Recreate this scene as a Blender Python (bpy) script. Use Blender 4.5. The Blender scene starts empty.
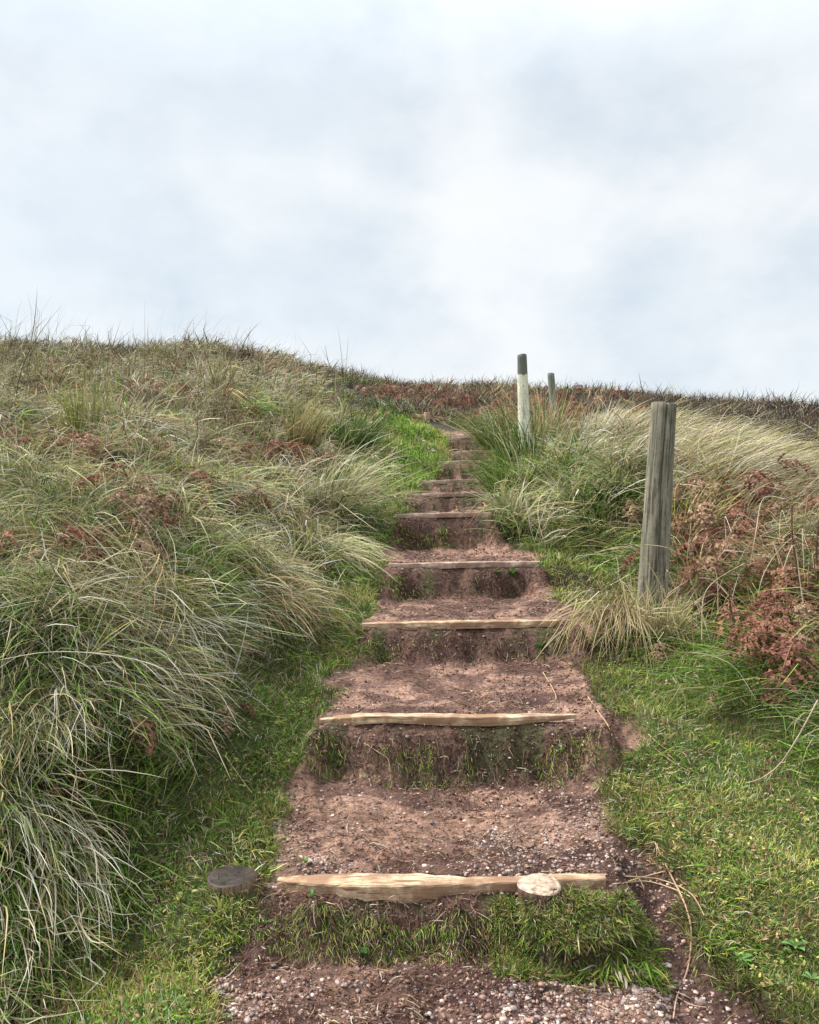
import bpy, math, random
import numpy as np
from mathutils import Vector, Matrix

# ------------------------------------------------------------------ basics
scene = bpy.context.scene
COL = scene.collection
rng = np.random.default_rng(7)
random.seed(7)
F = 819.0; CX = 409.5; CY = 512.0; CAMZ = 1.45
sm = lambda a, b, v: (lambda t: t*t*(3-2*t))(np.clip((v-a)/(b-a), 0, 1))

def vnoise(x, y, seed=0):
    x = np.asarray(x, float); y = np.asarray(y, float)
    xi = np.floor(x).astype(np.int64); yi = np.floor(y).astype(np.int64)
    xf = x-xi; yf = y-yi
    def h(a, b):
        n = (a*374761393 + b*668265263 + seed*1274126177) & 0xffffffff
        n = ((n ^ (n >> 13))*1274126177) & 0xffffffff
        n = (n ^ (n >> 16)) & 0xffff
        return n/65535.0
    u = xf*xf*(3-2*xf); v = yf*yf*(3-2*yf)
    return ((h(xi, yi)*(1-u)+h(xi+1, yi)*u)*(1-v)+(h(xi, yi+1)*(1-u)+h(xi+1, yi+1)*u)*v)
def fbm(x, y, seed=0, oct=3):
    a = 0; amp = 1; t = 0
    for o in range(oct):
        a = a+amp*vnoise(x*2**o+17.3*o, y*2**o-9.1*o, seed+o); t += amp; amp *= .5
    return a/t          # 0..1

# ------------------------------------------------------------------ terrain
# steps: distance, board left x, board right x, board top z, foot of the riser z
STEPS = [
 (2.50, -.40, .595, .340, .185), (3.30, -.34, .665, .640, .435), (4.30, -.25, .78, .880, .700),
 (5.50, -.14, .865, 1.114, .90), (6.60, -.12, .68, 1.440, 1.165), (7.50, -.03, .74, 1.622, 1.465),
 (8.30, .10, .80, 1.772, 1.65), (9.30, .33, .98, 2.030, 1.82), (10.0, .52, 1.08, 2.195, 2.06),
 (11.0, .50, 1.02, 2.450, 2.24)]
SY = np.array([s[0] for s in STEPS])
EY = [-5, 1.2, 2.15, 2.40, 2.55, 2.8, 3.1, 3.30, 3.45, 3.8, 4.2, 4.4, 4.85, 5.4, 5.6, 6.1, 6.6, 7.5, 8.3, 9.3, 10, 11, 12, 13, 14, 30]
EL = [-.4, -.5, -.50, -.40, -.42, -.41, -.43, -.33, -.33, -.38, -.27, -.25, -.27, -.15, -.15, -.2, -.10, -.0, .1, .33, .5, .5, .45, .2, .1, -1]
ER = [.9, .95, .93, .88, .84, .72, .74, .92, .90, .86, .93, .97, .98, .92, .90, .86, .66, .72, .78, .97, 1.06, 1.0, .95, .7, .6, -1]
BY = [-200, -3, 1, 2.3, 2.5, 3.3, 4.3, 5.5, 6.6, 7.5, 8.3, 9.3, 10, 11, 13, 16, 20, 26, 35, 60, 400]
BZ = [-3, -.3, .02, .19, .27, .47, .75, 1.0, 1.29, 1.54, 1.71, 1.93, 2.1, 2.37, 2.85, 3.54, 4.26, 5.1, 6.1, 7.2, 9]
AY = [0, 1.75, 2.1, 2.45, 2.95, 3.5, 4.3, 5.2, 7, 9, 12, 16, 22, 60]
AA = [.06, .12, .30, .52, .52, .68, .68, .74, .70, .66, .66, .62, .62, .4]

SOFT_Y, SOFT_Z = [1.0], [.10]
for s_ in STEPS:
    SOFT_Y += [s_[0]-.26, s_[0]+.02]; SOFT_Z += [s_[4]+.02, s_[3]-.03]

def edges(y, x=None):
    n = (fbm(y*2.3, y*0+3.3, 5)-.5)*.10
    n2 = (fbm(y*2.1, y*0+8.3, 6)-.5)*.10
    return np.interp(y, EY, EL)+n, np.interp(y, EY, ER)+n2

def base(x, y):
    return np.interp(y, BY, BZ)

def stepz(y, x):
    """stepped profile of the trodden path"""
    yy = y+(fbm(x*6, y*0+1.7, 11)-.5)*.05+.0
    k = np.searchsorted(SY-.072, yy)            # number of steps already climbed
    z0 = np.array([0.12]+[s[3]-.02 for s in STEPS])
    zb = np.array([s[4] for s in STEPS]+[2.75])
    ys = np.array([0.9]+[s[0] for s in STEPS]); ye = np.array([s[0]-.15 for s in STEPS]+[13.2])
    t = np.clip((yy-ys[k])/(ye[k]-ys[k]), 0, 1)
    tread = z0[k]+(zb[k]-z0[k])*t
    # riser slope inside the last 9 cm before a step
    nk = np.clip(k, 0, len(STEPS)-1)
    ft = (fbm(x*6+k*3.3, y*0+4.4, 12, 4)-.62)*.20
    e_l, e_r = np.interp(y, EY, EL), np.interp(y, EY, ER)
    ft = ft*np.interp(y, [5, 7], [1, .35])-.10*np.clip(sm(.16, .0, x-e_l)+sm(.16, .0, e_r-x), 0, 1)
    r = sm(SY[nk]-.18+ft, SY[nk]-.072, yy)
    r = np.where(k < len(STEPS), r, 0)
    # sag in the middle of each tread from feet
    sag = .028*np.sin(np.pi*t)*np.exp(-((x-.2)/.35)**2)
    return tread*(1-r)+(z0[np.clip(k+1, 0, len(STEPS))]-.012)*r - sag

def mudmask(x, y):
    l, r = edges(y)
    wob = (fbm(x*9, y*9, 21)-.5)*.14+(fbm(x*3.5, y*4.5, 22, 2)-.5)*.18
    m = sm(-.05, .05, x-l+wob)*sm(-.05, .05, r-x+wob)
    return m*(1-sm(12.0, 13.0, y))

def G(x, y):
    x = np.asarray(x, float); y = np.asarray(y, float)
    l, r = edges(y)
    b = base(x, y)
    dl = l-x; dr = x-r
    A = np.interp(y, AY, AA)
    off = np.interp(y, [0, 2.2, 2.7, 3.2, 9, 9.5, 12], [.42, .42, .35, .10, .05, .1, .1])
    w = np.interp(y, [2, 2.8, 4, 8, 14, 40], [.65, .72, 1.15, 2.9, 4.2, 8])
    bl = sm(0, 1, (dl-off)/w)
    bl = .75*bl+.25*np.clip((dl-off)/w, 0, 1)
    side = b+A*bl
    stp = np.interp(y, SOFT_Y, SOFT_Z)-b
    side = side+.75*stp*np.exp(-(np.clip(dl, 0, 9)/.34)**2)*np.exp(-(np.clip(dr, 0, 9)/.28)**2)*(y < 9)
    R = np.interp(y, [0, 2.8, 3.6, 4.4, 6, 8, 12, 20], [.02, .03, .18, .40, .50, .40, .35, .2])
    br = sm(0, 1, (dr-np.interp(y, [0, 5.8, 6.6, 12], [.42, .42, .05, .1]))/np.interp(y, [0, 3, 6, 12], [1.0, 1.0, 1.6, 3]))
    side = side+R*br
    side = side-np.interp(y, [4, 7, 12, 20], [0, .18, .10, .072])*np.clip(x-1.8, 0, 60)+sm(12, 18, y)*(.36*sm(2.6, -1.5, x))+sm(9, 22, y)*.012*np.clip(-x-3, 0, 20)
    # hummocks on the banks
    bank = np.clip(bl*1.6+br*.8, 0, 1)
    hum = (fbm(x*1.7, y*1.7, 31, 3)-.5)
    side = side+bank*hum*np.interp(y, [2, 5, 12, 30], [.30, .50, .5, .8])
    side = side+bank*(fbm(x*3.6, y*3.6, 37, 2)-.5)*np.interp(y, [2, 5, 12, 30], [.22, .34, .2, .1])
    side = side+.06*np.exp(-(((x+.53)/.15)**2+((y-2.40)/.11)**2))*1.0
    side = side+(fbm(x*5, y*5, 33, 2)-.5)*.05
    side = side+(fbm(x*.08, y*.08, 35, 2)-.5)*3.0*sm(30, 80, np.hypot(x, y))
    # shoulder next to the first step on both sides
    p = stepz(y, x)
    # gully to the right of the boards, and left beyond the board end: a worn ramp
    rb = np.interp(y, [2.3, 2.5, 2.9, 3.3, 4.3, 5.5, 6.6, 12], [.66, .66, .72, .80, .88, .93, 9, 9])
    ramp = np.interp(y, [0, 1.5, 2.1, 2.75, 3.0, 3.5, 4.1, 4.6, 5.3, 5.8, 20], [.02, .05, .10, .30, .37, .58, .70, .88, .93, 1.15, 3])
    ramp = np.minimum(ramp, p+.04)
    g = sm(-.02, .06, x-rb+(fbm(x*8, y*8, 41)-.5)*.06)
    p = p*(1-g)+ramp*g
    # turf clump bulging in front of the right end of the first board
    qx = x+(fbm(x*9, y*9, 43)-.5)*.10; qy = y+(fbm(x*9, y*9, 44)-.5)*.08
    cl = np.clip(1.5*np.exp(-(((qx-.47)/.18)**4+((qy-2.345)/.080)**4)), 0, 1)
    p = np.maximum(p, cl*(.312-.14*np.clip(x-.42, 0, .3)+(fbm(x*14, y*14, 45)-.5)*.03-.5*np.clip(2.36-y, 0, .2))+(1-cl)*-.5)
    m = mudmask(x, y)
    clod = (fbm(x*4.5, y*4.5, 50, 2)-.5)*.045+(fbm(x*14, y*14, 51, 3)-.5)*.036+(fbm(x*45, y*45, 53, 2)-.5)*.010
    ris = 0; bd = 0
    for s in STEPS:
        ris = ris+np.exp(-((y-(s[0]-.14))/.04)**2); bd = bd+np.exp(-((y-(s[0]-.03))/.07)**4)
    clod = clod*(1-.85*np.clip(bd, 0, 1))-.012*np.clip(bd, 0, 1)
    p = p+clod*(1+2.2*np.clip(ris, 0, 1))+(fbm(x*9, y*9, 55, 2)-.5)*.06*np.clip(ris, 0, 1)
    return side*(1-m)+p*m

def grad(x, y, e=.04):
    return (G(x+e, y)-G(x-e, y))/(2*e), (G(x, y+e)-G(x, y-e))/(2*e)

def pix(px, py, y0=1.3, y1=40):
    """where the line of sight through a pixel meets the ground"""
    Y = np.concatenate([np.arange(y0, 8, .008), np.arange(8, y1, .03)])
    X = (px-CX)/F*Y; Z = CAMZ+(CY-py)/F*Y
    hit = np.nonzero(Z <= G(X, Y))[0]
    k = hit[0] if len(hit) else len(Y)-1
    return Vector((X[k], Y[k], float(G(X[k], Y[k]))))
def at(px, py, Y):
    return Vector(((px-CX)/F*Y, Y, CAMZ+(CY-py)/F*Y))

# ------------------------------------------------------------------ object helpers
def link(name, me, mat=None, parent=None):
    o = bpy.data.objects.new(name, me); COL.objects.link(o)
    if mat is not None and me is not None and not me.materials: me.materials.append(mat)
    if parent is not None: o.parent = parent
    return o
def tag(o, label=None, cat=None, group=None, kind=None):
    if label: o['label'] = label
    if cat: o['category'] = cat
    if group: o['group'] = group
    if kind: o['kind'] = kind
    return o
def mesh_np(name, V, Fq, cols=None, smooth=False, tri=False):
    """V (n,3); Fq list of (array faces (m,k))"""
    me = bpy.data.meshes.new(name)
    V = np.asarray(V, np.float32)
    me.vertices.add(len(V)); me.vertices.foreach_set('co', V.ravel())
    loops = np.concatenate([f.ravel() for f in Fq]).astype(np.int32)
    sizes = np.concatenate([np.full(len(f), f.shape[1]) for f in Fq]).astype(np.int32)
    starts = np.concatenate([[0], np.cumsum(sizes)[:-1]]).astype(np.int32)
    me.loops.add(len(loops)); me.loops.foreach_set('vertex_index', loops)
    me.polygons.add(len(sizes)); me.polygons.foreach_set('loop_start', starts)
    if smooth: me.polygons.foreach_set('use_smooth', np.ones(len(sizes), bool))
    if cols is not None:
        a = me.attributes.new('Col', 'FLOAT_COLOR', 'POINT')
        c = np.ones((len(V), 4), np.float32); c[:, :3] = cols
        a.data.foreach_set('color', c.ravel())
    me.update(calc_edges=True)
    return me

# ------------------------------------------------------------------ materials
def mat_new(name):
    m = bpy.data.materials.new(name); m.use_nodes = True
    nt = m.node_tree; nt.nodes.clear()
    out = nt.nodes.new('ShaderNodeOutputMaterial'); p = nt.nodes.new('ShaderNodeBsdfPrincipled')
    nt.links.new(p.outputs[0], out.inputs[0])
    return m, nt, p, out
def N(nt, t, **kw):
    n = nt.nodes.new(t)
    for k, v in kw.items():
        if k.startswith('i_'):
            n.inputs[k[2:].replace('_', ' ')].default_value = v
        else: setattr(n, k, v)
    return n
def mixc(nt, mode, fac, a, b):
    n = nt.nodes.new('ShaderNodeMix'); n.data_type = 'RGBA'; n.blend_type = mode
    for s, v in ((0, fac), (6, a), (7, b)):
        if hasattr(v, 'is_linked') or isinstance(v, bpy.types.NodeSocket): nt.links.new(v, n.inputs[s])
        else: n.inputs[s].default_value = v if s == 0 else (*v, 1)
    return n.outputs[2]
def ramp(nt, src, stops):
    r = nt.nodes.new('ShaderNodeValToRGB'); nt.links.new(src, r.inputs[0])
    e = r.color_ramp.elements
    while len(e) < len(stops): e.new(.5)
    for q, (p, c) in zip(e, stops):
        q.position = p; q.color = (*c, 1) if len(c) == 3 else c
    return r.outputs[0]

def grass_material(name, transl=.2, rough=.6, spec=.08):
    m, nt, p, out = mat_new(name)
    a = N(nt, 'ShaderNodeAttribute', attribute_name='Col')
    nt.links.new(a.outputs['Color'], p.inputs['Base Color'])
    p.inputs['Roughness'].default_value = rough
    p.inputs['Specular IOR Level'].default_value = spec
    tr = N(nt, 'ShaderNodeBsdfTranslucent'); nt.links.new(a.outputs['Color'], tr.inputs[0])
    mx = N(nt, 'ShaderNodeMixShader'); mx.inputs[0].default_value = transl
    nt.links.new(p.outputs[0], mx.inputs[1]); nt.links.new(tr.outputs[0], mx.inputs[2])
    nt.links.new(mx.outputs[0], out.inputs[0])
    return m
M_GRASS = grass_material('grass_blades')
M_BRACKEN = grass_material('dead_bracken', .2, .7, .1)
M_STALK = grass_material('dry_stalk', .0, .7, .15)

def ground_material():
    m, nt, p, out = mat_new('earth')
    a = N(nt, 'ShaderNodeAttribute', attribute_name='Col')
    tc = N(nt, 'ShaderNodeTexCoord')
    def noise(s, d=6, r=.65, st=None):
        n = N(nt, 'ShaderNodeTexNoise'); n.inputs['Scale'].default_value = s
        n.inputs['Detail'].default_value = d; n.inputs['Roughness'].default_value = r
        if st:
            mp = N(nt, 'ShaderNodeMapping'); mp.inputs['Scale'].default_value = st
            nt.links.new(tc.outputs['Object'], mp.inputs[0]); nt.links.new(mp.outputs[0], n.inputs['Vector'])
        else: nt.links.new(tc.outputs['Object'], n.inputs['Vector'])
        return n.outputs[0]
    n1 = noise(9, 8, .7); n2 = noise(55, 6, .7); n3 = noise(26, 5, .75, (1, 2.4, 1))
    c = mixc(nt, 'MULTIPLY', 1.0, a.outputs['Color'], ramp(nt, n1, [(.30, (.62, .58, .56)), (.66, (1.3, 1.32, 1.34))]))
    c = mixc(nt, 'MULTIPLY', 1.0, c, ramp(nt, n2, [(.32, (.42, .38, .36)), (.5, (1, 1, 1)), (.68, (1.6, 1.56, 1.5))]))
    c = mixc(nt, 'MULTIPLY', .8, c, ramp(nt, n3, [(.36, (.42, .38, .38)), (.52, (1, 1, 1))]))
    nt.links.new(c, p.inputs['Base Color'])
    nt.links.new(ramp(nt, n1, [(.35, (.36,)*3), (.6, (.8,)*3)]), p.inputs['Roughness'])
    p.inputs['Specular IOR Level'].default_value = .18
    add = N(nt, 'ShaderNodeMath', operation='ADD'); nt.links.new(n2, add.inputs[0]); nt.links.new(n3, add.inputs[1])
    b = N(nt, 'ShaderNodeBump'); b.inputs['Strength'].default_value = 1; b.inputs['Distance'].default_value = .02
    nt.links.new(add.outputs[0], b.inputs['Height']); nt.links.new(b.outputs[0], p.inputs['Normal'])
    return m
M_EARTH = ground_material()

def wood_material(name, stops, along='Z', green=None, rough=.8, grain=1.0, crack=.5, topdark=None):
    m, nt, p, out = mat_new(name)
    tc = N(nt, 'ShaderNodeTexCoord')
    def noise(scale, det, st):
        mp = N(nt, 'ShaderNodeMapping'); mp.inputs['Scale'].default_value = st
        nt.links.new(tc.outputs['Object'], mp.inputs[0])
        n = N(nt, 'ShaderNodeTexNoise'); n.inputs['Scale'].default_value = scale; n.inputs['Detail'].default_value = det
        n.inputs['Roughness'].default_value = .65
        nt.links.new(mp.outputs[0], n.inputs['Vector']); return n.outputs[0]
    st = {'X': (.06, 1, 1), 'Z': (1, 1, .05), 'N': (1, 1, 1)}[along]
    fine = noise(110*grain, 6, st); iso = noise(38, 6, (1, 1, 1)); mid = noise(28*grain, 5, st); blotch = noise(7, 5, (1, 1, 1) if along != 'Z' else (1, 1, .5))
    c = ramp(nt, mid, stops)
    c = mixc(nt, 'MULTIPLY', crack, c, ramp(nt, fine, [(.38, (.16, .13, .11)), (.50, (1, 1, 1)), (.7, (1.2, 1.2, 1.2))]))
    c = mixc(nt, 'MULTIPLY', .6, c, ramp(nt, iso, [(.35, (.55, .53, .5)), (.5, (1, 1, 1)), (.68, (1.25,)*3)]))
    if green: c = mixc(nt, 'MIX', ramp(nt, blotch, [(.40, (0,)*3), (.56, (green[3],)*3)]), c, green[:3])
    if topdark:   # a darker weathered head above a height (object z)
        sep = N(nt, 'ShaderNodeSeparateXYZ'); nt.links.new(tc.outputs['Object'], sep.inputs[0])
        ad = N(nt, 'ShaderNodeMath', operation='MULTIPLY_ADD'); nt.links.new(blotch, ad.inputs[0]); ad.inputs[1].default_value = .25
        nt.links.new(sep.outputs['Z'], ad.inputs[2])
        mr = N(nt, 'ShaderNodeMapRange'); mr.inputs[1].default_value = topdark[3]; mr.inputs[2].default_value = topdark[3]+.012
        nt.links.new(ad.outputs[0], mr.inputs[0])
        dk = mixc(nt, 'MULTIPLY', 1, topdark[:3], ramp(nt, fine, [(.3, (.5,)*3), (.7, (1.3,)*3)]))
        c = mixc(nt, 'MIX', mr.outputs[0], c, dk)
    nt.links.new(c, p.inputs['Base Color']); p.inputs['Roughness'].default_value = rough
    p.inputs['Specular IOR Level'].default_value = .25
    b = N(nt, 'ShaderNodeBump'); b.inputs['Strength'].default_value = .7; b.inputs['Distance'].default_value = .006
    nt.links.new(fine, b.inputs['Height']); nt.links.new(b.outputs[0], p.inputs['Normal'])
    return m
M_BOARD = wood_material('split_pale_timber', [(.3, (.42, .27, .16)), (.5, (.66, .48, .31)), (.7, (.78, .62, .44))], 'X', (.26, .15, .09, .9), .7, 1, .8)
M_BOARD2 = wood_material('worn_timber', [(.3, (.42, .30, .23)), (.5, (.62, .48, .38)), (.7, (.74, .60, .48))], 'X', (.24, .15, .11, .8), .75, 1, .6)
M_POST = wood_material('grey_green_post', [(.28, (.09, .08, .06)), (.5, (.20, .185, .14)), (.72, (.38, .35, .28))], 'Z', (.14, .14, .095, .35), .85, .8, .8)
M_POSTW = wood_material('pale_lichen_post', [(.28, (.52, .52, .40)), (.5, (.74, .74, .60)), (.75, (.80, .80, .70))], 'Z', (.38, .37, .26, .5), .85, .8, .4, (.14, .15, .125, 1.04))
M_POSTG = wood_material('grey_post', [(.28, (.13, .135, .12)), (.5, (.26, .27, .24)), (.75, (.40, .41, .37))], 'Z', (.12, .14, .10, .6), .85, .8, .6)
M_PEGD = wood_material('wet_dark_peg', [(.3, (.018, .013, .011)), (.55, (.045, .034, .030)), (.8, (.13, .10, .088))], 'N', (.06, .04, .03, .5), .5, .35, .5)
M_PEGL = wood_material('pale_peg', [(.3, (.34, .25, .18)), (.5, (.54, .43, .33)), (.7, (.66, .56, .45))], 'N', (.22, .14, .1, .6), .75, .35, .5)
M_PEGS = wood_material('peg_side', [(.3, (.06, .04, .03)), (.5, (.14, .09, .06)), (.7, (.22, .15, .10))], 'Z', None, .8, 1, .7)

# ------------------------------------------------------------------ ground + path
def seq(parts):
    out = []
    for a, b, n in parts: out += list(np.linspace(a, b, n, endpoint=False))
    return out
xs = np.array(seq([(-300, -60, 10), (-60, -16, 22), (-16, -5, 60), (-5, -1.5, 90), (-1.5, -.65, 45), (-.65, 1.15, 150), (1.15, 2.0, 45), (2, 5, 75), (5, 16, 60), (16, 60, 22), (60, 300, 10)])+[300])
ys = np.array(seq([(-60, -4, 12), (-4, 1.2, 26), (1.2, 1.9, 20), (1.9, 4.5, 215), (4.5, 6.8, 130), (6.8, 13, 210), (13, 30, 90), (30, 80, 30), (80, 300, 12)])+[300])
X, Y = np.meshgrid(xs, ys); Z = G(X, Y)
mm = mudmask(X, Y)
def mixn(a, b, t): return a*(1-t[..., None])+b*t[..., None]
c3 = lambda *c: np.array(c, float)
soil = mixn(c3(.024, .018, .012), c3(.030, .032, .014), fbm(X*3, Y*3, 61))
l_, r_ = edges(Y)
turfy = np.clip(sm(.7, .1, l_-X)*(X < l_)+(X > r_)*sm(4.2, 3.4, Y)*1.0, 0, 1)
soil = mixn(soil, mixn(c3(.12, .12, .045), c3(.07, .11, .028), fbm(X*4, Y*4, 62)), turfy)
mud = mixn(c3(.145, .080, .062), c3(.40, .245, .18), sm(.36, .60, fbm(X*3.6, Y*5, 63, 4)))
mud = mixn(mud, c3(.115, .064, .052), sm(.54, .66, fbm(X*7, Y*13, 66, 3))*.75)
gul = np.clip(sm(.62, .70, X)*sm(3.0, 2.6, Y)+sm(2.47, 2.40, Y)*.55, 0, 1)     # damp earth in the gully
mud = mixn(mud, c3(.10, .055, .048), gul*.75)
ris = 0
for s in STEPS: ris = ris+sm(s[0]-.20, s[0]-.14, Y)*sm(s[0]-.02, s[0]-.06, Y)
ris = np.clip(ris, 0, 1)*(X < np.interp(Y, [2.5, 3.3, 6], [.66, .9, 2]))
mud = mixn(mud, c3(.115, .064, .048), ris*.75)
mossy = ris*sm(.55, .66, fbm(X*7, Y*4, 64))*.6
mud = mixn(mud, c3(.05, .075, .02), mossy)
front = np.exp(-(((X-.475)/.22)**4+((Y-2.34)/.12)**4))
mud = mixn(mud, c3(.07, .085, .03), front*.8)
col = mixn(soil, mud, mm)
V = np.stack([X, Y, Z], -1).reshape(-1, 3); C = col.reshape(-1, 3)
ny, nx = X.shape
idx = np.arange(ny*nx).reshape(ny, nx)
quads = np.stack([idx[:-1, :-1], idx[:-1, 1:], idx[1:, 1:], idx[1:, :-1]], -1).reshape(-1, 4)
mq = (mm[:-1, :-1]+mm[1:, 1:]+mm[:-1, 1:]+mm[1:, :-1]).ravel()/4
def sub(q):
    u, inv = np.unique(q, return_inverse=True)
    return V[u], inv.reshape(q.shape), C[u]
for nm, sel in (('ground', mq < .5), ('path', mq >= .5)):
    v, q, c = sub(quads[sel])
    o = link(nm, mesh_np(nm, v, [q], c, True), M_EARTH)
    tag(o, {'ground': 'grassy hillside ground rising from the foot of the steps to the skyline', 'path': 'reddish mud path worn into treads and risers up the hill'}[nm], None, None, 'structure')

BN = 'dead bracken plants on the banks'
BR_LIST = []          # x, y, scale, label, fronds, group, height among the grass
near_b = [
 (120, 745, .48, 'reddish dead bracken frond lying on the mound at the near left', 4, .10),
 (72, 795, .35, 'small dark red bracken scrap below the frond on the near left mound', 3, .08),
 (228, 715, .40, 'brown bracken in the dark hollow left of the second step', 3, .05),
 (250, 580, .50, 'bright rust bracken frond in the grass left of the fourth step', 3, .12),
 (250, 655, .40, 'dull brown bracken under the drooping pale tussock', 3, .08),
 (60, 540, .8, 'red brown bracken patch under the pale arching tussock', 4, .10),
 (130, 560, .8, 'copper bracken right of the dark hollow on the left bank', 4, .15),
 (180, 470, .9, 'pinkish brown bracken in the middle of the left bank', 4, .2),
 (235, 500, .8, 'dark rust bracken between the left bank tussocks', 4, .2),
 (120, 400, 1.1, 'purple brown bracken high on the left bank beside the olive tussock', 4, .15),
 (664, 655, .45, 'small rust bracken sprig on the green slope below the grey green post', 3, .06),
 (800, 680, .85, 'drooping dark red bracken frond at the right edge of the view', 4, .18),
 (788, 635, .9, 'tall red bracken standing behind the drooping dark red frond', 3, .15),
 (735, 705, .5, 'tan fan shaped bracken frond above the dark grass on the right', 3, .10),
 (770, 570, .8, 'pinkish bracken mass under the loose straw tussock', 5, .1),
 (690, 500, .8, 'orange brown bracken immediately right of the grey green post', 4, .1),
 (610, 470, 1.0, 'maroon and white bracken left of the grey green post', 5, .15),
 (585, 455, .9, 'brown bracken at the foot of the thin grey post', 4, .12),
 (720, 560, .6, 'copper bracken in the straw behind the grey green post', 4, .1),
 (815, 590, .8, 'rust bracken standing by the dark seed stalks', 4, .15),
]

for px, py, sc, lab, n, rz in near_b:
    v = pix(px, py); BR_LIST.append((v.x, v.y, sc, lab, n, BN, rz))
for k in range(30):
    px = 690+k*4.4+random.uniform(-8, 8); py = random.choice([505, 535, 560, 590, 620])+random.uniform(-12, 12)
    v = pix(px, py); BR_LIST.append((v.x, v.y, random.uniform(.7, 1.1), 'pinkish brown dead bracken tangled with straw under the wind combed grass', 4, 'bracken tangle right of the post', random.uniform(.16, .34)))
for k in range(34):
    px = 672+k*4.6+random.uniform(-8, 8); py = random.uniform(600, 690) if px > 760 else random.uniform(500, 600)
    v = pix(px, py); BR_LIST.append((v.x, v.y, random.uniform(.55, .85), 'dull brown dead bracken in the dense growth on the right hand slope', 4, 'bracken in the growth on the right hand slope', random.uniform(.14, .34)))
cnt = 0
for _ in range(900):
    u = random.uniform(-.05, .30); y = random.uniform(10.5, 17); x = u*y
    l, r = edges(np.array([y]))
    if l[0]-.3 < x < r[0]+.2 and y < 12.6: continue
    if x < .3 and y < 12.5 or (-.4 < x < .8 and y < 14): continue
    BR_LIST.append((x, y, random.uniform(.9, 1.3), 'reddish brown dead bracken on the far slope above the top bend', 4, 'far bracken above the top bend', .12)); cnt += 1
    if cnt >= 70: break
for side, lim, lab, grp, u0, u1, y0, y1 in ((-1, 150, 'brown dead bracken half buried in the grass of the left bank', 'bracken buried in the left bank', -.62, -.08, 3.4, 11), (1, 60, 'brown dead bracken half buried in the grass of the right bank', 'bracken buried in the right bank', .22, .66, 4.0, 9)):
    cnt = 0
    for _ in range(4000):
        y = math.exp(random.uniform(math.log(y0), math.log(y1))); u = random.uniform(u0, u1); x = u*y
        l, r = edges(np.array([y])); d = l[0]-x if side < 0 else x-r[0]
        if d < .9 or float(fbm(np.array([x*1.0]), np.array([y*1.0]), 402+side)[0]) < .50: continue
        if side > 0 and u > .3 and y > 6: continue
        BR_LIST.append((x, y, random.uniform(.5, .85), lab, 3, grp, random.uniform(.10, .26)*min(1, y/6+.3))); cnt += 1
        if cnt >= lim: break
BRP = np.array([(b[0], b[1]) for b in BR_LIST])

# ------------------------------------------------------------------ blades
def unit(v): return v/np.maximum(np.linalg.norm(v, axis=-1, keepdims=True), 1e-9)
class Blades:
    def __init__(s): s.V = []; s.Q = []; s.T = []; s.C = []; s.n = 0
    def add(s, root, d0, L, W, g, k, c0, c1, seg=5, wob=.0, clamp=True, lift=.02, r=rng):
        n = len(root)
        if not n: return
        pts = [root]; ph = r.uniform(0, 6.28, (n, 1)); wv = unit(r.normal(size=(n, 3)))
        kt = r.uniform(.3, 1.6, n)*(1 if seg >= 5 else 9); kv = r.normal(size=(n, 3))*np.array([1, 1, .4])+np.array([0, 0, -.7])
        for i in range(seg):
            t = (i+.5)/seg
            d = unit(d0+g*(k*t)[:, None]+wv*wob*np.sin(ph+t*5)+kv*(t > kt)[:, None]*.9)
            pts.append(pts[-1]+d*(L/seg)[:, None])
        P = np.stack(pts, 1)                                  # n, seg+1, 3
        if clamp:
            fl = G(P[:, 1:, 0], P[:, 1:, 1])+.004+lift*r.uniform(0, 1, (n, 1))
            P[:, 1:, 2] = np.maximum(P[:, 1:, 2], fl)
        up = unit(r.normal(size=(n, 3))*.6+np.array([0, -.5, .8]))
        tan = np.gradient(P, axis=1)
        side = unit(np.cross(tan, up[:, None, :]))
        tt = np.linspace(0, 1, seg+1)
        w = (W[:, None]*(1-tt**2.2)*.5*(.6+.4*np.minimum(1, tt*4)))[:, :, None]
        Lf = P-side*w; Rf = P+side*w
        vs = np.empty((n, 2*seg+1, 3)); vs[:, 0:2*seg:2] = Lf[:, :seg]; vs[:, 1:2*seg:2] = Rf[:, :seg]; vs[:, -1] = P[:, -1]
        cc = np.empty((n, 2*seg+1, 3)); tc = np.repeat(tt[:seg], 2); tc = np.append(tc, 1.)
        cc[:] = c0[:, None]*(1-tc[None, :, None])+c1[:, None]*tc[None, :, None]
        nv = 2*seg+1; b = (s.n+np.arange(n)*nv)[:, None]
        for i in range(seg-1):
            s.Q.append(b+np.array([[2*i, 2*i+1, 2*i+3, 2*i+2]]))
        s.T.append(b+np.array([[2*seg-2, 2*seg-1, 2*seg]]))
        s.V.append(vs.reshape(-1, 3)); s.C.append(cc.reshape(-1, 3)); s.n += n*nv
    def build(s, name, mat=None, origin=None, parent=None):
        V = np.concatenate(s.V)
        if origin is not None: V = V-np.array(origin)
        fs = ([np.concatenate(s.Q)] if s.Q else [])+[np.concatenate(s.T)]
        o = link(name, mesh_np(name, V, fs, np.concatenate(s.C)), mat or M_GRASS, parent)
        if origin is not None: o.location = origin
        return o

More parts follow.
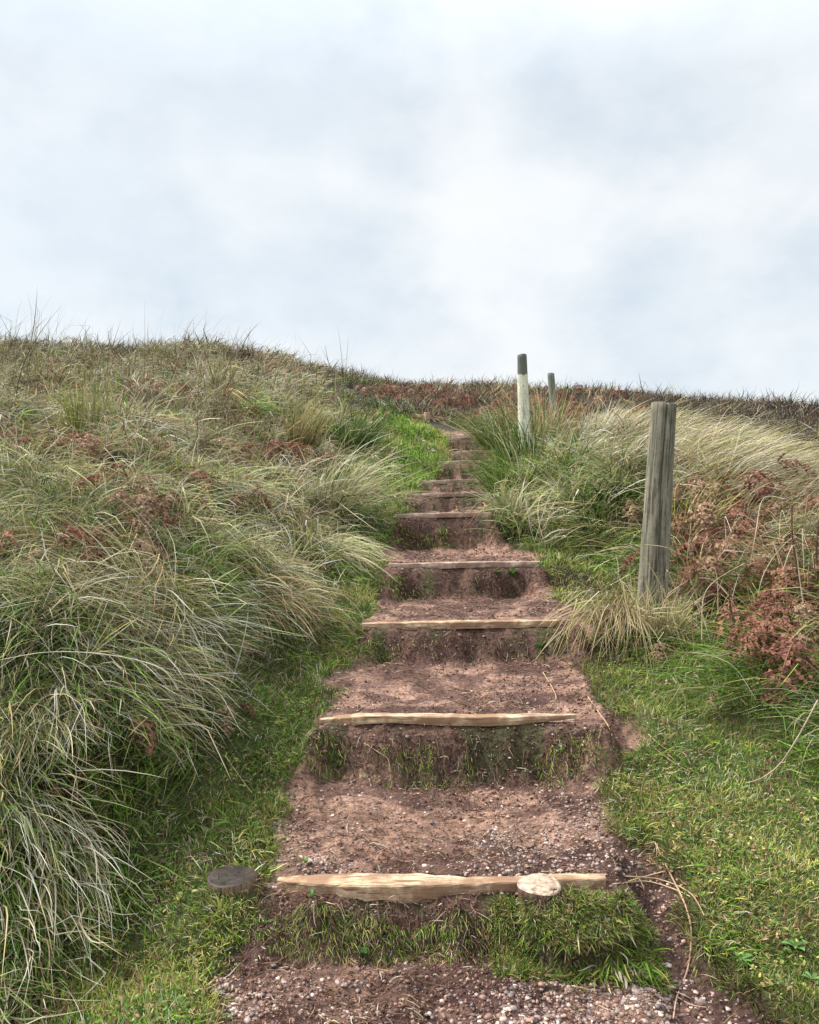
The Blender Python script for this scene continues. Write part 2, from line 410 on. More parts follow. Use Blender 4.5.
STRAW = np.array([[.62, .51, .32], [.45, .34, .19], [.74, .66, .48], [.30, .21, .11], [.60, .54, .40]])
GREEN = np.array([[.085, .165, .022], [.14, .25, .035], [.05, .105, .018], [.19, .29, .045], [.08, .15, .04]])
SAGE = np.array([[.27, .29, .11], [.40, .40, .19], [.15, .18, .06], [.54, .51, .30]])
LUSH = np.array([[.16, .33, .035], [.23, .42, .045], [.32, .47, .07], [.11, .25, .035]])
YEL = np.array([[.38, .37, .09], [.48, .41, .14], [.28, .33, .07], [.52, .41, .19]])
BROWN = np.array([[.24, .12, .075], [.33, .19, .12], [.16, .08, .06], [.40, .26, .17]])
HEATH = np.array([[.070, .048, .045], [.105, .070, .062], [.05, .042, .035], [.085, .078, .05], [.16, .105, .085]])
def pick(pal, n): return pal[rng.integers(0, len(pal), n)]
def colours(n, probs, var=.28):
    """probs: list of (palette, weight array or float)"""
    W = np.stack([np.broadcast_to(w, (n,)) for _, w in probs], 1).astype(float)
    W = np.clip(W, 1e-6, None); W /= W.sum(1, keepdims=True)
    cs = W.cumsum(1); u = rng.uniform(size=n)[:, None]; k = np.minimum((u > cs).sum(1), len(probs)-1)
    out = np.zeros((n, 3))
    for i, (p, _) in enumerate(probs):
        m = k == i; out[m] = pick(p, m.sum())
    out *= rng.uniform(1-var, 1+var, (n, 1))
    return np.clip(out, .01, .9), k

def sample(n, y0, y1, u0, u1):
    """positions spread evenly over the hillside as it recedes"""
    Yv = np.exp(rng.uniform(math.log(y0), math.log(y1), n)); U = rng.uniform(u0, u1, n)
    return U*Yv, Yv
def normals(x, y):
    gx, gy = grad(x, y); return unit(np.stack([-gx, -gy, np.ones_like(gx)], -1)), gx, gy

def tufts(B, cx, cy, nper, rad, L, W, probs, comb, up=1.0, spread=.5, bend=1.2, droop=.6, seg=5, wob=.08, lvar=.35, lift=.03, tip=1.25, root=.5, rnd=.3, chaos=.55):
    """grass tufts: arrays per tuft; comb (m,2) pull direction of the blade ends"""
    m = len(cx)
    if m > 10:       # grass is thin where bracken stands
        keep = np.ones(m, bool)
        for bx, by in BRP:
            keep &= ~((np.abs(cx-bx) < .11+.012*by) & (cy-by < .10) & (cy-by > -.12-.05*by))
        keep |= rng.uniform(size=m) < .22
        f_ = lambda a: a[keep] if np.ndim(a) >= 1 and len(a) == m else a
        cx, cy, rad, L, W, comb, up, spread = map(f_, (cx, cy, rad, L, W, comb, up, spread))
        probs = [(p, f_(w)) for p, w in probs]; m = len(cx)
    n = m*nper
    rep = lambda a: np.repeat(np.broadcast_to(a, (m,)), nper)
    rr = rep(rad); ang = rng.uniform(0, 6.283, n); q = np.sqrt(rng.uniform(0, 1, n))
    ox = np.cos(ang)*q; oy = np.sin(ang)*q
    x = np.repeat(cx, nper)+ox*rr; y = np.repeat(cy, nper)+oy*rr
    root_ = np.stack([x, y, G(x, y)-.01], -1)
    nn, gx, gy = normals(x, y)
    sp = rep(spread)
    d0 = nn*.5+np.array([0, 0, 1.])*rep(up)[:, None]+np.stack([ox*sp, oy*sp, 0*ox], -1)+rng.normal(size=(n, 3))*rnd
    d0[:, 2] = np.abs(d0[:, 2])+.15
    d0 = unit(d0)
    cb = np.repeat(comb+rng.normal(size=(m, 2))*chaos, nper, 0)
    g = np.stack([cb[:, 0]+rng.normal(size=n)*.3, cb[:, 1]+rng.normal(size=n)*.3, -rep(droop)*rng.uniform(.6, 1.4, n)], -1)
    Ln = rep(L*rng.uniform(.65, 1.4, m))*rng.uniform(1-lvar, 1+lvar, n)
    tufttone = rep(rng.uniform(.45, 1.3, m) if m > 10 else np.ones(m))
    pr = [(p, rep(w) if np.ndim(w) else w) for p, w in probs]
    c, _ = colours(n, pr)
    ct, _ = colours(m, probs, .15); own = rng.uniform(size=n) < .55          # most blades of a tuft are of one kind
    c = np.where(own[:, None], np.repeat(ct, nper, 0)*rng.uniform(.75, 1.25, (n, 1)), c)*tufttone[:, None]
    B.add(root_, d0, Ln, rep(W)*rng.choice([.6, .8, 1., 1.1, 1.9], n), g, rep(bend)*rng.uniform(.6, 1.4, n), np.clip(c*root, 0, .8), np.clip(c*tip, 0, .8), seg, wob, True, lift)  # roots darkened: dead sheath tone plus painted shade in the gaps between blades

WID = lambda y: np.maximum(.0030, .00080*y)

# --- short turf along the path and on the right-hand verge
def turf():
    B = Blades()
    x, y = sample(430000, 1.75, 14, -.50, .82)
    l, r = edges(y); m = mudmask(x, y)
    dl = l-x; dr = x-r
    dens = np.where(dl > -.06, sm(1.1, .5, dl), 0)+np.where(dr > -.06, sm(1.2, .6, dr)+sm(3.6, 3.2, y), 0)
    pat = fbm(x*6, y*6, 71)
    dens = dens*(m < .6)*(.45+.9*pat)
    dens = dens*(1-.75*sm(.4, .8, m))
    k = rng.uniform(size=len(x)) < dens; x, y, l, r, pat = x[k], y[k], l[k], r[k], pat[k]
    n = len(x); nn, gx, gy = normals(x, y)
    right = x > r
    L = rng.uniform(.022, .06, n)*(1+.8*sm(.3, .9, np.where(right, 0, l-x)))*np.where(right & (y < 3.5), .8, 1)*(.7+pat*.7)
    L *= np.interp(y, [2, 6, 14], [1, 1.5, 2.2])
    bright = sm(7.0, 9.0, y)*(~right)*sm(.9, .5, l-x)
    yl = fbm(x*2.7, y*2.7, 73)
    c, _ = colours(n, [(GREEN, .8), (YEL, sm(.42, .60, yl)*2.4+.1), (LUSH*.9, .5+3*bright+1.0*sm(.58, .7, fbm(x*3, y*3, 75))), (STRAW, .45*(1-.8*bright)), (BROWN, .18+1.3*sm(.56, .70, fbm(x*5, y*5, 76)))], .18)
    gdir = np.stack([-gx, -gy, -.3+0*gx], -1)*.7+rng.normal(size=(n, 3))*.5
    d0 = unit(nn*.8+rng.normal(size=(n, 3))*.55+np.array([0, 0, .3]))
    c = c*(.62+.75*sm(.3, .7, fbm(x*3.1, y*3.1, 78)))[:, None]
    c = c*(1+.45*bright)[:, None]
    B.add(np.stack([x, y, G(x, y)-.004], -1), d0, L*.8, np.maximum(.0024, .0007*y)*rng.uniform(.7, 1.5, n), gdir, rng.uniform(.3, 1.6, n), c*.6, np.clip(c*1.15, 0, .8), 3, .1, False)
    # small broad leaves of clover and plantain among the grass
    x, y = sample(60000, 1.8, 5.5, -.45, .55); l, r = edges(y); dd = np.maximum(l-x, x-r)
    k = (dd > .02) & (dd < np.where(x > r, 1.3, .5)) & (rng.uniform(size=len(x)) < sm(.48, .64, fbm(x*5.5, y*5.5, 79))); x, y = x[k], y[k]; n = len(x)
    c, _ = colours(n, [(np.array([[.09, .17, .045], [.12, .21, .05], [.17, .24, .08]]), 1.2), (BROWN, .5), (YEL, .4)])
    d0 = rng.normal(size=(n, 3)); d0[:, 2] = np.abs(d0[:, 2])*.5+.15
    B.add(np.stack([x, y, G(x, y)+rng.uniform(0, .02, n)], -1), unit(d0), rng.uniform(.008, .02, n), rng.uniform(.005, .010, n), np.tile([[0, 0, -.5]], (n, 1)), np.full(n, .6), c, c*1.1, 3, 0, False)
    x, y = sample(5200, 1.8, 12, -.30, .42); l, r = edges(y)
    dd = np.maximum(l-x, x-r); m = mudmask(x, y)
    k = (dd < .30) & (m < .55) & (rng.uniform(size=len(x)) < .25+.75*sm(.4, .6, fbm(x*4, y*4, 77))); x, y = x[k], y[k]
    gx, gy = grad(x, y, .08)
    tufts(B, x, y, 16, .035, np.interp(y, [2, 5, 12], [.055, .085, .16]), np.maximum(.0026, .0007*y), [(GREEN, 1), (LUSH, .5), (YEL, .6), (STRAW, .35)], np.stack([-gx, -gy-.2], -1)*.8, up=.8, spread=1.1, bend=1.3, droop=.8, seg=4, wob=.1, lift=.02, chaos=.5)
    o = B.build('turf'); tag(o, 'short green and yellow turf beside the mud path', None, None, 'stuff')
turf()

# --- left bank long grass
def left_bank():
    B = Blades()
    x, y = sample(13000, 1.6, 20, -.80, .06)
    l, r = edges(y); dl = l-x
    dens = sm(.30, .62, dl)*np.where(y < 3, sm(.35, .55, dl), 1)
    dens = np.where(y > 3.1, np.maximum(dens, sm(.12, .35, dl)), dens)
    hol = fbm(x*2.1, y*2.1, 82, 2)
    dens = dens*(.12+.88*sm(.38, .48, hol))
    k = rng.uniform(size=len(x)) < dens
    x, y, l = x[k], y[k], l[k]; dl = l-x; m = len(x)
    gx, gy = grad(x, y, .12)
    n1 = fbm(x*1.5, y*1.5, 81); n2 = fbm(x*.9, y*.9, 83)
    up_zone = sm(.9, 2.2, dl)*sm(3.6, 5.5, y)
    near = sm(3.6, 2.8, y)
    crest = near*np.exp(-((dl-.95)/.28)**2)
    brightbank = sm(7.5, 9, y)*sm(1.1, .6, dl)
    green = np.clip(1.05-.5*sm(.4, 1.6, dl)+(.5-n1)*1.8+.5*crest+1.5*brightbank-.25*up_zone, .05, 1)
    drape = np.stack([-gx, -gy], -1)
    wind = np.array([[.35, -.05]])
    swirl = np.stack([fbm(x*1.2, y*1.2, 85)-.5, fbm(x*1.2, y*1.2, 87)-.5], -1)*2.2
    comb = drape*(.45+.6*near[:, None])+wind*up_zone[:, None]*.4+swirl*.8+near[:, None]*np.array([[-.35, -.8]])
    L = np.interp(dl, [0, .3, .8, 2], [.09, .14, .20, .26])*(.75+.6*n2)
    L = np.where(y > 5, L*(1+.25*up_zone), L)*(1-.70*brightbank)*(1-.35*crest)*np.interp(y, [1.6, 2.6, 3.6], [.45, .55, 1])
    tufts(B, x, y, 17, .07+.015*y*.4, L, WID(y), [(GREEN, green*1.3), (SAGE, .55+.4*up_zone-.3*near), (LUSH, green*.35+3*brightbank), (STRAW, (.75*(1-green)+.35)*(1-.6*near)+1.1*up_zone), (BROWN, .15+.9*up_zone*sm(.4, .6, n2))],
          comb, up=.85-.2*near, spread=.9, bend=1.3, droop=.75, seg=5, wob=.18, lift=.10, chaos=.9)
    # fine pale thatch lying over the bank
    x, y = sample(5000, 1.6, 11, -.72, -.02)
    l, r = edges(y); dl = l-x; th = fbm(x*1.9, y*1.9, 89)
    k = (dl > .5) & (rng.uniform(size=len(x)) < np.interp(y, [2.5, 3.3], [.25, 1])) & (rng.uniform(size=len(x)) < .8*sm(.48, .62, th)); x, y, dl = x[k], y[k], dl[k]
    gx, gy = grad(x, y, .15)
    comb = np.stack([-gx, -gy], -1)*1.1+rng.normal(size=(len(x), 2))*.6
    tufts(B, x, y, 20, .08, np.full(len(x), .30)*np.interp(y, [1.6, 3], [.6, 1]), WID(y)*.85, [(STRAW, 1.), (SAGE, .5), (GREEN, .15)], comb, up=.4, spread=.5, bend=1.9, droop=1.1, seg=6, wob=.2, lift=.12, tip=1.4)
    # domed mops of long grass
    x, y = sample(2100, 1.9, 13, -.72, -.03); l, r = edges(y); dl = l-x
    k = (dl > np.where(y > 7.5, 1.15, np.where(y < 2.9, .80, .42))) & (fbm(x*2.1, y*2.1, 82, 2) > .43); x, y = x[k], y[k]
    gx, gy = grad(x, y, .15); sp = rng.uniform(size=len(x))
    upz = sm(4.5, 6.5, y)
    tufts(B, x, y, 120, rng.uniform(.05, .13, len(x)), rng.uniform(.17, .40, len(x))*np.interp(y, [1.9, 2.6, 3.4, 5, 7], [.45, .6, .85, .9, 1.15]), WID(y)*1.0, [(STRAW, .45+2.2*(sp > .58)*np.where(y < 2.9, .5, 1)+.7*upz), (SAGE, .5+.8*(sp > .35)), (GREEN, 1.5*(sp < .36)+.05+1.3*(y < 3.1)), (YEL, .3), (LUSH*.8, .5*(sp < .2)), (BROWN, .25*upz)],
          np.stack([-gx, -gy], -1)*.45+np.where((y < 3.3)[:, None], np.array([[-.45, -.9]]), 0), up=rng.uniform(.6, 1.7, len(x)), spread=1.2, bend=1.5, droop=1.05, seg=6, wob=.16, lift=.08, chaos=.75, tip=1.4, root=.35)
    o = B.build('bank_grass'); tag(o, 'long matted green and straw grass covering the bank left of the steps', None, None, 'stuff')
left_bank()

# --- right bank
def right_bank():
    B = Blades()
    x, y = sample(15000, 2.6, 15, .02, .82)
    l, r = edges(y); dr = x-r
    dens = np.where(y < 3.6, sm(.65, 1.0, dr)*sm(2.95, 3.3, y), np.where(y < 6.0, sm(.42, .8, dr), sm(-.02, .25, dr)))
    lim = np.interp(x/y, [.1, .25, .38, .5, .8], [13, 11.8, 9, 7.0, 6.0])
    dens = dens*(.15+.85*sm(.30, .43, fbm(x*2.1, y*2.1, 92, 2)))*(y < lim)
    k = rng.uniform(size=len(x)) < dens
    x, y, r = x[k], y[k], r[k]; dr = x-r
    gx, gy = grad(x, y, .12); n1 = fbm(x*1.5, y*1.5, 91); n2 = fbm(x*.9, y*.9, 93)
    green = np.clip(1.15-.55*sm(.9, 1.9, dr)*sm(3.8, 4.8, y)+(.5-n1)*.9, .05, 1)
    greent = sm(5.5, 6.5, y)*sm(1.5, .7, dr)
    pale = sm(1.2, 1.9, dr)*sm(4.6, 5.4, y)
    swirl = np.stack([fbm(x*1.2, y*1.2, 95)-.5, fbm(x*1.2, y*1.2, 97)-.5], -1)*2.0
    comb = np.stack([-gx, -gy], -1)*.8+swirl*(1-pale[:, None]*.7)+np.array([[1.3, -.25]])*pale[:, None]+np.array([[-.35, -.3]])*greent[:, None]
    L = np.interp(dr, [0, .5, 1, 2], [.11, .13, .19, .25])*(.75+.5*n2)*(1+.35*greent)*(1+.35*pale)
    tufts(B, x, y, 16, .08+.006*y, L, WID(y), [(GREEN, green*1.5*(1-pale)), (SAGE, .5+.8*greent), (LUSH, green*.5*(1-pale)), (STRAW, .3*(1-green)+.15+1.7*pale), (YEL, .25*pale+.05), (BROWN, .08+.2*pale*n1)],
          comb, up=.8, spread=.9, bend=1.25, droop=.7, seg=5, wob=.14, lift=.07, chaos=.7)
    o = B.build('bank_grass'); tag(o, 'green and straw grass covering the bank right of the steps', None, None, 'stuff')
    x, y = sample(900, 3.1, 11, .06, .66); l, r = edges(y); dr = x-r
    k = (dr > np.where(y < 3.5, .95, np.where(y < 6, .65, .15))) & (y < np.interp(x/y, [.1, .25, .38, .5, .8], [12, 11, 8, 6.3, 5.0])); x, y, dr = x[k], y[k], dr[k]
    sp = rng.uniform(size=len(x)); st = sm(1.0, 1.8, dr)*sm(4, 5, y)
    B = Blades()
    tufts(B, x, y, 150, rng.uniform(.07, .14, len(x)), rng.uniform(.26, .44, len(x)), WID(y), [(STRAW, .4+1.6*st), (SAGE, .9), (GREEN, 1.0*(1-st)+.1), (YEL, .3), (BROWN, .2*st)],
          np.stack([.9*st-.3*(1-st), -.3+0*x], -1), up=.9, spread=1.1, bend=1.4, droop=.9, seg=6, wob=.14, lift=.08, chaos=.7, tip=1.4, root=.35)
    o = B.build('coarse_grass'); tag(o, 'coarse domed clumps of green and straw grass on the bank right of the steps', None, None, 'stuff')
    # pale combed grass
    B = Blades()
    x, y = sample(11000, 4.3, 12, .16, .85)
    l, r = edges(y); dr = x-r
    k = rng.uniform(size=len(x)) < sm(.9, 1.5, dr)*sm(4.3, 5.2, y)*sm(0, .8, np.interp(x/y, [.1, .25, .38, .5, .8], [12, 11.5, 8.6, 6.5, 5.8])-y)*sm(.30, .5, fbm(x*1.1, y*1.1, 99)+.1*sm(6, 7, y)); x, y = x[k], y[k]
    m = len(x); sw = (fbm(x*.8, y*.8, 101)-.5)
    comb = np.stack([1.5+0*x, -.3+sw*1.2], -1)
    tufts(B, x, y, 20, .10, np.full(m, .50), WID(y)*.9, [(STRAW, 2.2), (YEL, .3), (SAGE, .35), (GREEN, .08)], comb, up=.8, spread=.25, bend=1.7, droop=.38, seg=6, wob=.06, lift=.16, tip=1.3, chaos=.2)
    o = B.build('pale_windblown_grass'); tag(o, 'pale straw grass combed to one side by wind behind the grey green post', None, None, 'stuff')
right_bank()

def overlay():
    B = Blades()
    x, y = sample(4200, 1.9, 12, -.72, .72); l, r = edges(y); left = x < l
    dd = np.where(left, l-x, x-r); k = (dd > np.where(left, np.where(y < 3, .8, np.where(y > 7.3, 1.3, .35)), np.where(y < 3.6, 1.0, np.where(y < 6, .6, .1)))) & ((x/y < .3) | (y < 9)); k &= rng.uniform(size=len(x)) < .35+.65*sm(.4, .55, fbm(x*1.3, y*1.3, 96)); x, y, left, dd = x[k], y[k], left[k], dd[k]
    gx, gy = grad(x, y, .12); st = np.where(left, np.where(y < 3, .1, .5), sm(3.8, 5, y)*.9)
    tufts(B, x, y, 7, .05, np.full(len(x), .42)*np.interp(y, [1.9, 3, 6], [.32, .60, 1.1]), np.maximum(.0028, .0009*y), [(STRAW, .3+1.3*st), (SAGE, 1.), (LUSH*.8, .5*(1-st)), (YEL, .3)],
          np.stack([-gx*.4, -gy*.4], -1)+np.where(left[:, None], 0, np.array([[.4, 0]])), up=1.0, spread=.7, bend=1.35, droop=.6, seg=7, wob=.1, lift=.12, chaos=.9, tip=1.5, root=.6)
    tag(B.build('coarse_grass'), 'loose pale arching grass blades lying across both banks', None, None, 'stuff')
overlay()

# --- heath over the top of the hill
def heath():
    B = Blades()
    x, y = sample(30000, 6, 60, -.85, .85)
    l, r = edges(y)
    u = x/y
    lim = np.where(u < -.04, 15.5, np.interp(u, [-.04, .04, .12, .25, .38, .5, .8], [13.2, 12.2, 12.6, 11.8, 8.8, 6.6, 6.2]))
    k = rng.uniform(size=len(x)) < sm(0, 1.2, y-lim+(fbm(x, y, 103)-.5)*2); x, y = x[k], y[k]
    u = x/y; n1 = fbm(x*.5, y*.5, 105)
    mid = sm(-.06, .0, u)*sm(.30, .16, u)
    comb = rng.normal(size=(len(x), 2))*.5+np.array([[.3, 0]])
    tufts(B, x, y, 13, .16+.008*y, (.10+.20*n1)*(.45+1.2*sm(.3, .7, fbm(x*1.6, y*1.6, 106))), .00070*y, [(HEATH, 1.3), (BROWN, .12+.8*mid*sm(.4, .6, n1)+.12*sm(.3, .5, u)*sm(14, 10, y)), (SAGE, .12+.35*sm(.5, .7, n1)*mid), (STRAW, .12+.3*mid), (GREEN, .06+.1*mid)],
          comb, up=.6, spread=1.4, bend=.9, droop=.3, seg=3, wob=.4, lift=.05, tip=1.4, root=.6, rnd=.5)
    o = B.build('heather'); tag(o, 'dark brown heather and dead bracken covering the top of the hill', None, None, 'stuff')
heath()

# --- moss, roots and hanging grass on the risers
def risers():
    B = Blades(); R = Blades()
    for i, s in enumerate(STEPS):
        n = int(12000/(1+i*.75))
        x = rng.uniform(s[1]-.10, s[2]+.06, n); y = s[0]-.20+.165*rng.uniform(0, 1, n)**.8
        pat = fbm(x*5+i*7, y*5, 111+i)
        t = (x-s[1])/(s[2]-s[1])
        cap = y < s[0]-.11
        if i == 0: d = .35+.6*sm(.36, .50, pat+.12)
        elif i == 1: d = .03+.95*sm(.47, .56, pat)*sm(.1, .5, t)+1.0*sm(.14, 0, t)
        elif i == 2: d = .03+1.2*sm(.22, .08, t)+.6*sm(.42, .55, pat)*sm(.75, .85, t)
        elif i == 3: d = .04+1.2*sm(.28, .12, t)
        elif i == 4: d = .1+1.2*sm(.65, .4, t)
        else: d = .05+.5*sm(.2, 0, t)
        k = (rng.uniform(size=n) < d) & cap; xx, yy, pp = x[k], y[k], pat[k]; m = len(xx)
        if m:
            nn, gx, gy = normals(xx, yy)
            d0 = unit(nn*.5+np.array([0, -.6, -.1])+rng.normal(size=(m, 3))*.45)
            c, _ = colours(m, [(GREEN, 1.3), (LUSH, .6), (YEL, .35+.6*(i == 0)), (BROWN, .5), (STRAW, .3)])
            g = np.array([[0, -.35, -1.]])+rng.normal(size=(m, 3))*.35
            B.add(np.stack([xx, yy, G(xx, yy)-.003], -1), d0, rng.uniform(.015, .05, m)*(1+.3*i*.3), np.maximum(.0022, .0007*yy), g, rng.uniform(.5, 2., m), c*.6, c, 3, .15, False)
        # roots and fibres
        m = int(1000/(1+i*.5)); xx = rng.uniform(s[1]-.02, s[2]+.12, m); yy = s[0]-.19+.10*rng.uniform(0, 1, m)
        nn, gx, gy = normals(xx, yy)
        d0 = unit(nn*.3+rng.normal(size=(m, 3))*.45+np.array([0, -.5, -.7]))
        c, _ = colours(m, [(BROWN*.45, 1.2), (STRAW*.55, .25), (HEATH, .8)])
        R.add(np.stack([xx, yy, G(xx, yy)+.001], -1), d0, rng.uniform(.02, .09, m), np.full(m, .0022)+.0002*yy, np.array([[0, -.1, -1.]])+rng.normal(size=(m, 3))*.4, rng.uniform(.5, 1.5, m), c, c, 4, .4, True, .015)
    # green turf on the clump in front of the first board
    n = 26000; x = rng.uniform(.24, .70, n); y = rng.uniform(2.235, 2.425, n)
    k = (np.exp(-(((x-.475)/.21)**4+((y-2.33)/.125)**4)) > .2) & ((np.hypot(x-.383, y-2.40) > .075) & (rng.uniform(size=n) < .35+.65*sm(.35, .5, fbm(x*16, y*16, 119)))); x, y = x[k], y[k]; m = len(x)
    nn, gx, gy = normals(x, y)
    g = np.stack([-gx*.25, -gy*.25, -.7+0*gx], -1)+rng.normal(size=(m, 3))*.4
    c, _ = colours(m, [(GREEN, 1.), (YEL, .5), (BROWN, .35), (LUSH, .3), (STRAW, .2)])
    B.add(np.stack([x, y, G(x, y)-.003], -1), unit(nn*.5+rng.normal(size=(m, 3))*.6+np.array([0, -.2, .2])), rng.uniform(.018, .05, m), np.full(m, .0026), g, rng.uniform(.4, 1.6, m), c*.55, c, 3, .1, False)
    o = B.build('moss'); tag(o, 'moss and short grass growing on the earth risers', None, None, 'stuff')
    o = R.build('roots'); tag(o, 'dark roots and fibres hanging out of the earth risers', None, None, 'stuff')
risers()

# --- litter on the path
def litter():
    B = Blades(); n = 22000
    x, y = sample(n, 1.8, 8, -.3, .45); k = (mudmask(x, y) > .7); x, y = x[k], y[k]
    pt = fbm(x*4, y*7, 121); k = rng.uniform(size=len(x)) < sm(.44, .66, pt)*.9+.10; x, y = x[k], y[k]; m = len(x)
    d0 = rng.normal(size=(m, 3)); d0[:, 2] = .05; d0[:, 0] *= 1.6; d0 = unit(d0)
    c, _ = colours(m, [(BROWN*.35, 1.6), (BROWN, .5), (STRAW*.8, .28)])
    B.add(np.stack([x, y, G(x, y)+.003], -1), d0, rng.uniform(.01, .06, m), np.full(m, .0030), rng.normal(size=(m, 3))*.5*np.array([1, 1, 0]), np.full(m, 1.), c, c, 3, .2, True, .006)
    o = B.build('plant_litter'); tag(o, 'dead leaf and straw scraps trodden into the mud path', None, None, 'stuff')
litter()

# --- gravel
def icos():
    t = (1+5**.5)/2
    v = unit(np.array([[-1, t, 0], [1, t, 0], [-1, -t, 0], [1, -t, 0], [0, -1, t], [0, 1, t], [0, -1, -t], [0, 1, -t], [t, 0, -1], [t, 0, 1], [-t, 0, -1], [-t, 0, 1]], float))
    f = [[0, 11, 5], [0, 5, 1], [0, 1, 7], [0, 7, 10], [0, 10, 11], [1, 5, 9], [5, 11, 4], [11, 10, 2], [10, 7, 6], [7, 1, 8], [3, 9, 4], [3, 4, 2], [3, 2, 6], [3, 6, 8], [3, 8, 9], [4, 9, 5], [2, 4, 11], [6, 2, 10], [8, 6, 7], [9, 8, 1]]
    v = list(map(tuple, v)); nf = []; cache = {}
    def mid(a, b):
        k = (min(a, b), max(a, b))
        if k not in cache:
            q = unit((np.array(v[a])+np.array(v[b]))/2); v.append(tuple(q)); cache[k] = len(v)-1
        return cache[k]
    for a, b, c in f:
        ab, bc, ca = mid(a, b), mid(b, c), mid(c, a); nf += [[a, ab, ca], [b, bc, ab], [c, ca, bc], [ab, bc, ca]]
    return np.array(v), np.array(nf)
def gravel():
    iv, fi = icos()
    x, y = sample(52000, 1.7, 6.2, -.32, .45)
    m = mudmask(x, y); k = m > .75; x, y = x[k], y[k]
    pt = fbm(x*3.3, y*3.3, 131, 4)
    d = np.interp(y, [1.7, 2.3, 2.45, 2.5, 2.62, 3.1, 3.25, 3.35, 4.1, 6], [.95, .9, .25, .9, .75, .45, .25, .10, .06, .03])*(.25+1.3*sm(.42, .60, pt))
    d = d*np.where((y > 2.22) & (y < 2.48) & (x < .66), .1, 1)*np.where(x > .68, .45, 1)
    k = rng.uniform(size=len(x)) < d; x, y = x[k], y[k]; n = len(x)
    r = .0022+.0060*rng.uniform(0, 1, n)**2.6; big = rng.uniform(size=n) < .02; r[big] *= 1.7
    sc = np.stack([r*rng.uniform(.8, 1.5, n), r*rng.uniform(.7, 1.2, n), r*rng.uniform(.4, .85, n)], -1)
    a = rng.uniform(0, 6.28, n)
    v = iv[None]*sc[:, None]*(1+rng.normal(size=(n, len(iv), 1))*.15)
    ca, sa = np.cos(a)[:, None], np.sin(a)[:, None]
    vx = v[..., 0]*ca-v[..., 1]*sa; vy = v[..., 0]*sa+v[..., 1]*ca
    P = np.stack([vx+x[:, None], vy+y[:, None], v[..., 2]+(G(x, y)+sc[:, 2]*rng.uniform(-.5, .45, n))[:, None]], -1)
    pal = np.array([[.38, .33, .31], [.52, .48, .45], [.24, .23, .25], [.30, .19, .16], [.40, .28, .22], [.62, .58, .54], [.16, .14, .15], [.34, .30, .30]])
    c = pick(pal, n)*rng.uniform(.45, 1.0, (n, 1))*np.array([1.05, .90, .82])
    f = (fi[None]+(np.arange(n)*len(iv))[:, None, None]).reshape(-1, 3)
    o = link('gravel', mesh_np('gravel', P.reshape(-1, 3), [f], np.repeat(c, len(iv), 0), True), M_STONE)
    tag(o, 'small grey and buff pebbles pressed into the mud treads', None, None, 'stuff')
def crumbs():
    t = (1+5**.5)/2
    iv = unit(np.array([[-1, t, 0], [1, t, 0], [-1, -t, 0], [1, -t, 0], [0, -1, t], [0, 1, t], [0, -1, -t], [0, 1, -t], [t, 0, -1], [t, 0, 1], [-t, 0, -1], [-t, 0, 1]], float))
    fi = np.array([[0, 11, 5], [0, 5, 1], [0, 1, 7], [0, 7, 10], [0, 10, 11], [1, 5, 9], [5, 11, 4], [11, 10, 2], [10, 7, 6], [7, 1, 8], [3, 9, 4], [3, 4, 2], [3, 2, 6], [3, 6, 8], [3, 8, 9], [4, 9, 5], [2, 4, 11], [6, 2, 10], [8, 6, 7], [9, 8, 1]])
    x, y = sample(90000, 1.8, 8.5, -.32, .45); k = mudmask(x, y) > .6; x, y = x[k], y[k]
    ri = 0
    for q in STEPS: ri = ri+(np.abs(y-(q[0]-.14)) < .09)
    k = rng.uniform(size=len(x)) < .18+.75*sm(.42, .62, fbm(x*5, y*7, 141, 3))+.5*ri; x, y = x[k], y[k]; n = len(x)
    r = (.0014+.0045*rng.uniform(0, 1, n)**3)*np.interp(y, [2, 5, 8], [1, 1.3, 1.8])
    v = iv[None]*(r[:, None]*rng.uniform(.6, 1.3, (n, 3)))[:, None]*(1+rng.normal(size=(n, 12, 1))*.22)
    P = v+np.stack([x, y, G(x, y)+r*.2], -1)[:, None]
    c = pick(np.array([[.14, .078, .06], [.21, .125, .098], [.32, .20, .155], [.10, .058, .045], [.40, .28, .22]]), n)*rng.uniform(.7, 1.2, (n, 1))
    f = (fi[None]+(np.arange(n)*12)[:, None, None]).reshape(-1, 3)
    o = link('soil_crumbs', mesh_np('soil_crumbs', P.reshape(-1, 3), [f], np.repeat(c, 12, 0), False), M_BRACKEN)
    tag(o, 'crumbs of red brown earth scattered over the treads and risers', None, None, 'stuff')
crumbs()
m_, nt_, p_, o_ = mat_new('pebble')
a_ = N(nt_, 'ShaderNodeAttribute', attribute_name='Col'); tn_ = N(nt_, 'ShaderNodeTexNoise'); tn_.inputs['Scale'].default_value = 160
nt_.links.new(mixc(nt_, 'MULTIPLY', .6, a_.outputs['Color'], ramp(nt_, tn_.outputs[0], [(.35, (.5, .45, .42)), (.6, (1.2,)*3)])), p_.inputs['Base Color'])
p_.inputs['Roughness'].default_value = .5
M_STONE = m_
gravel()

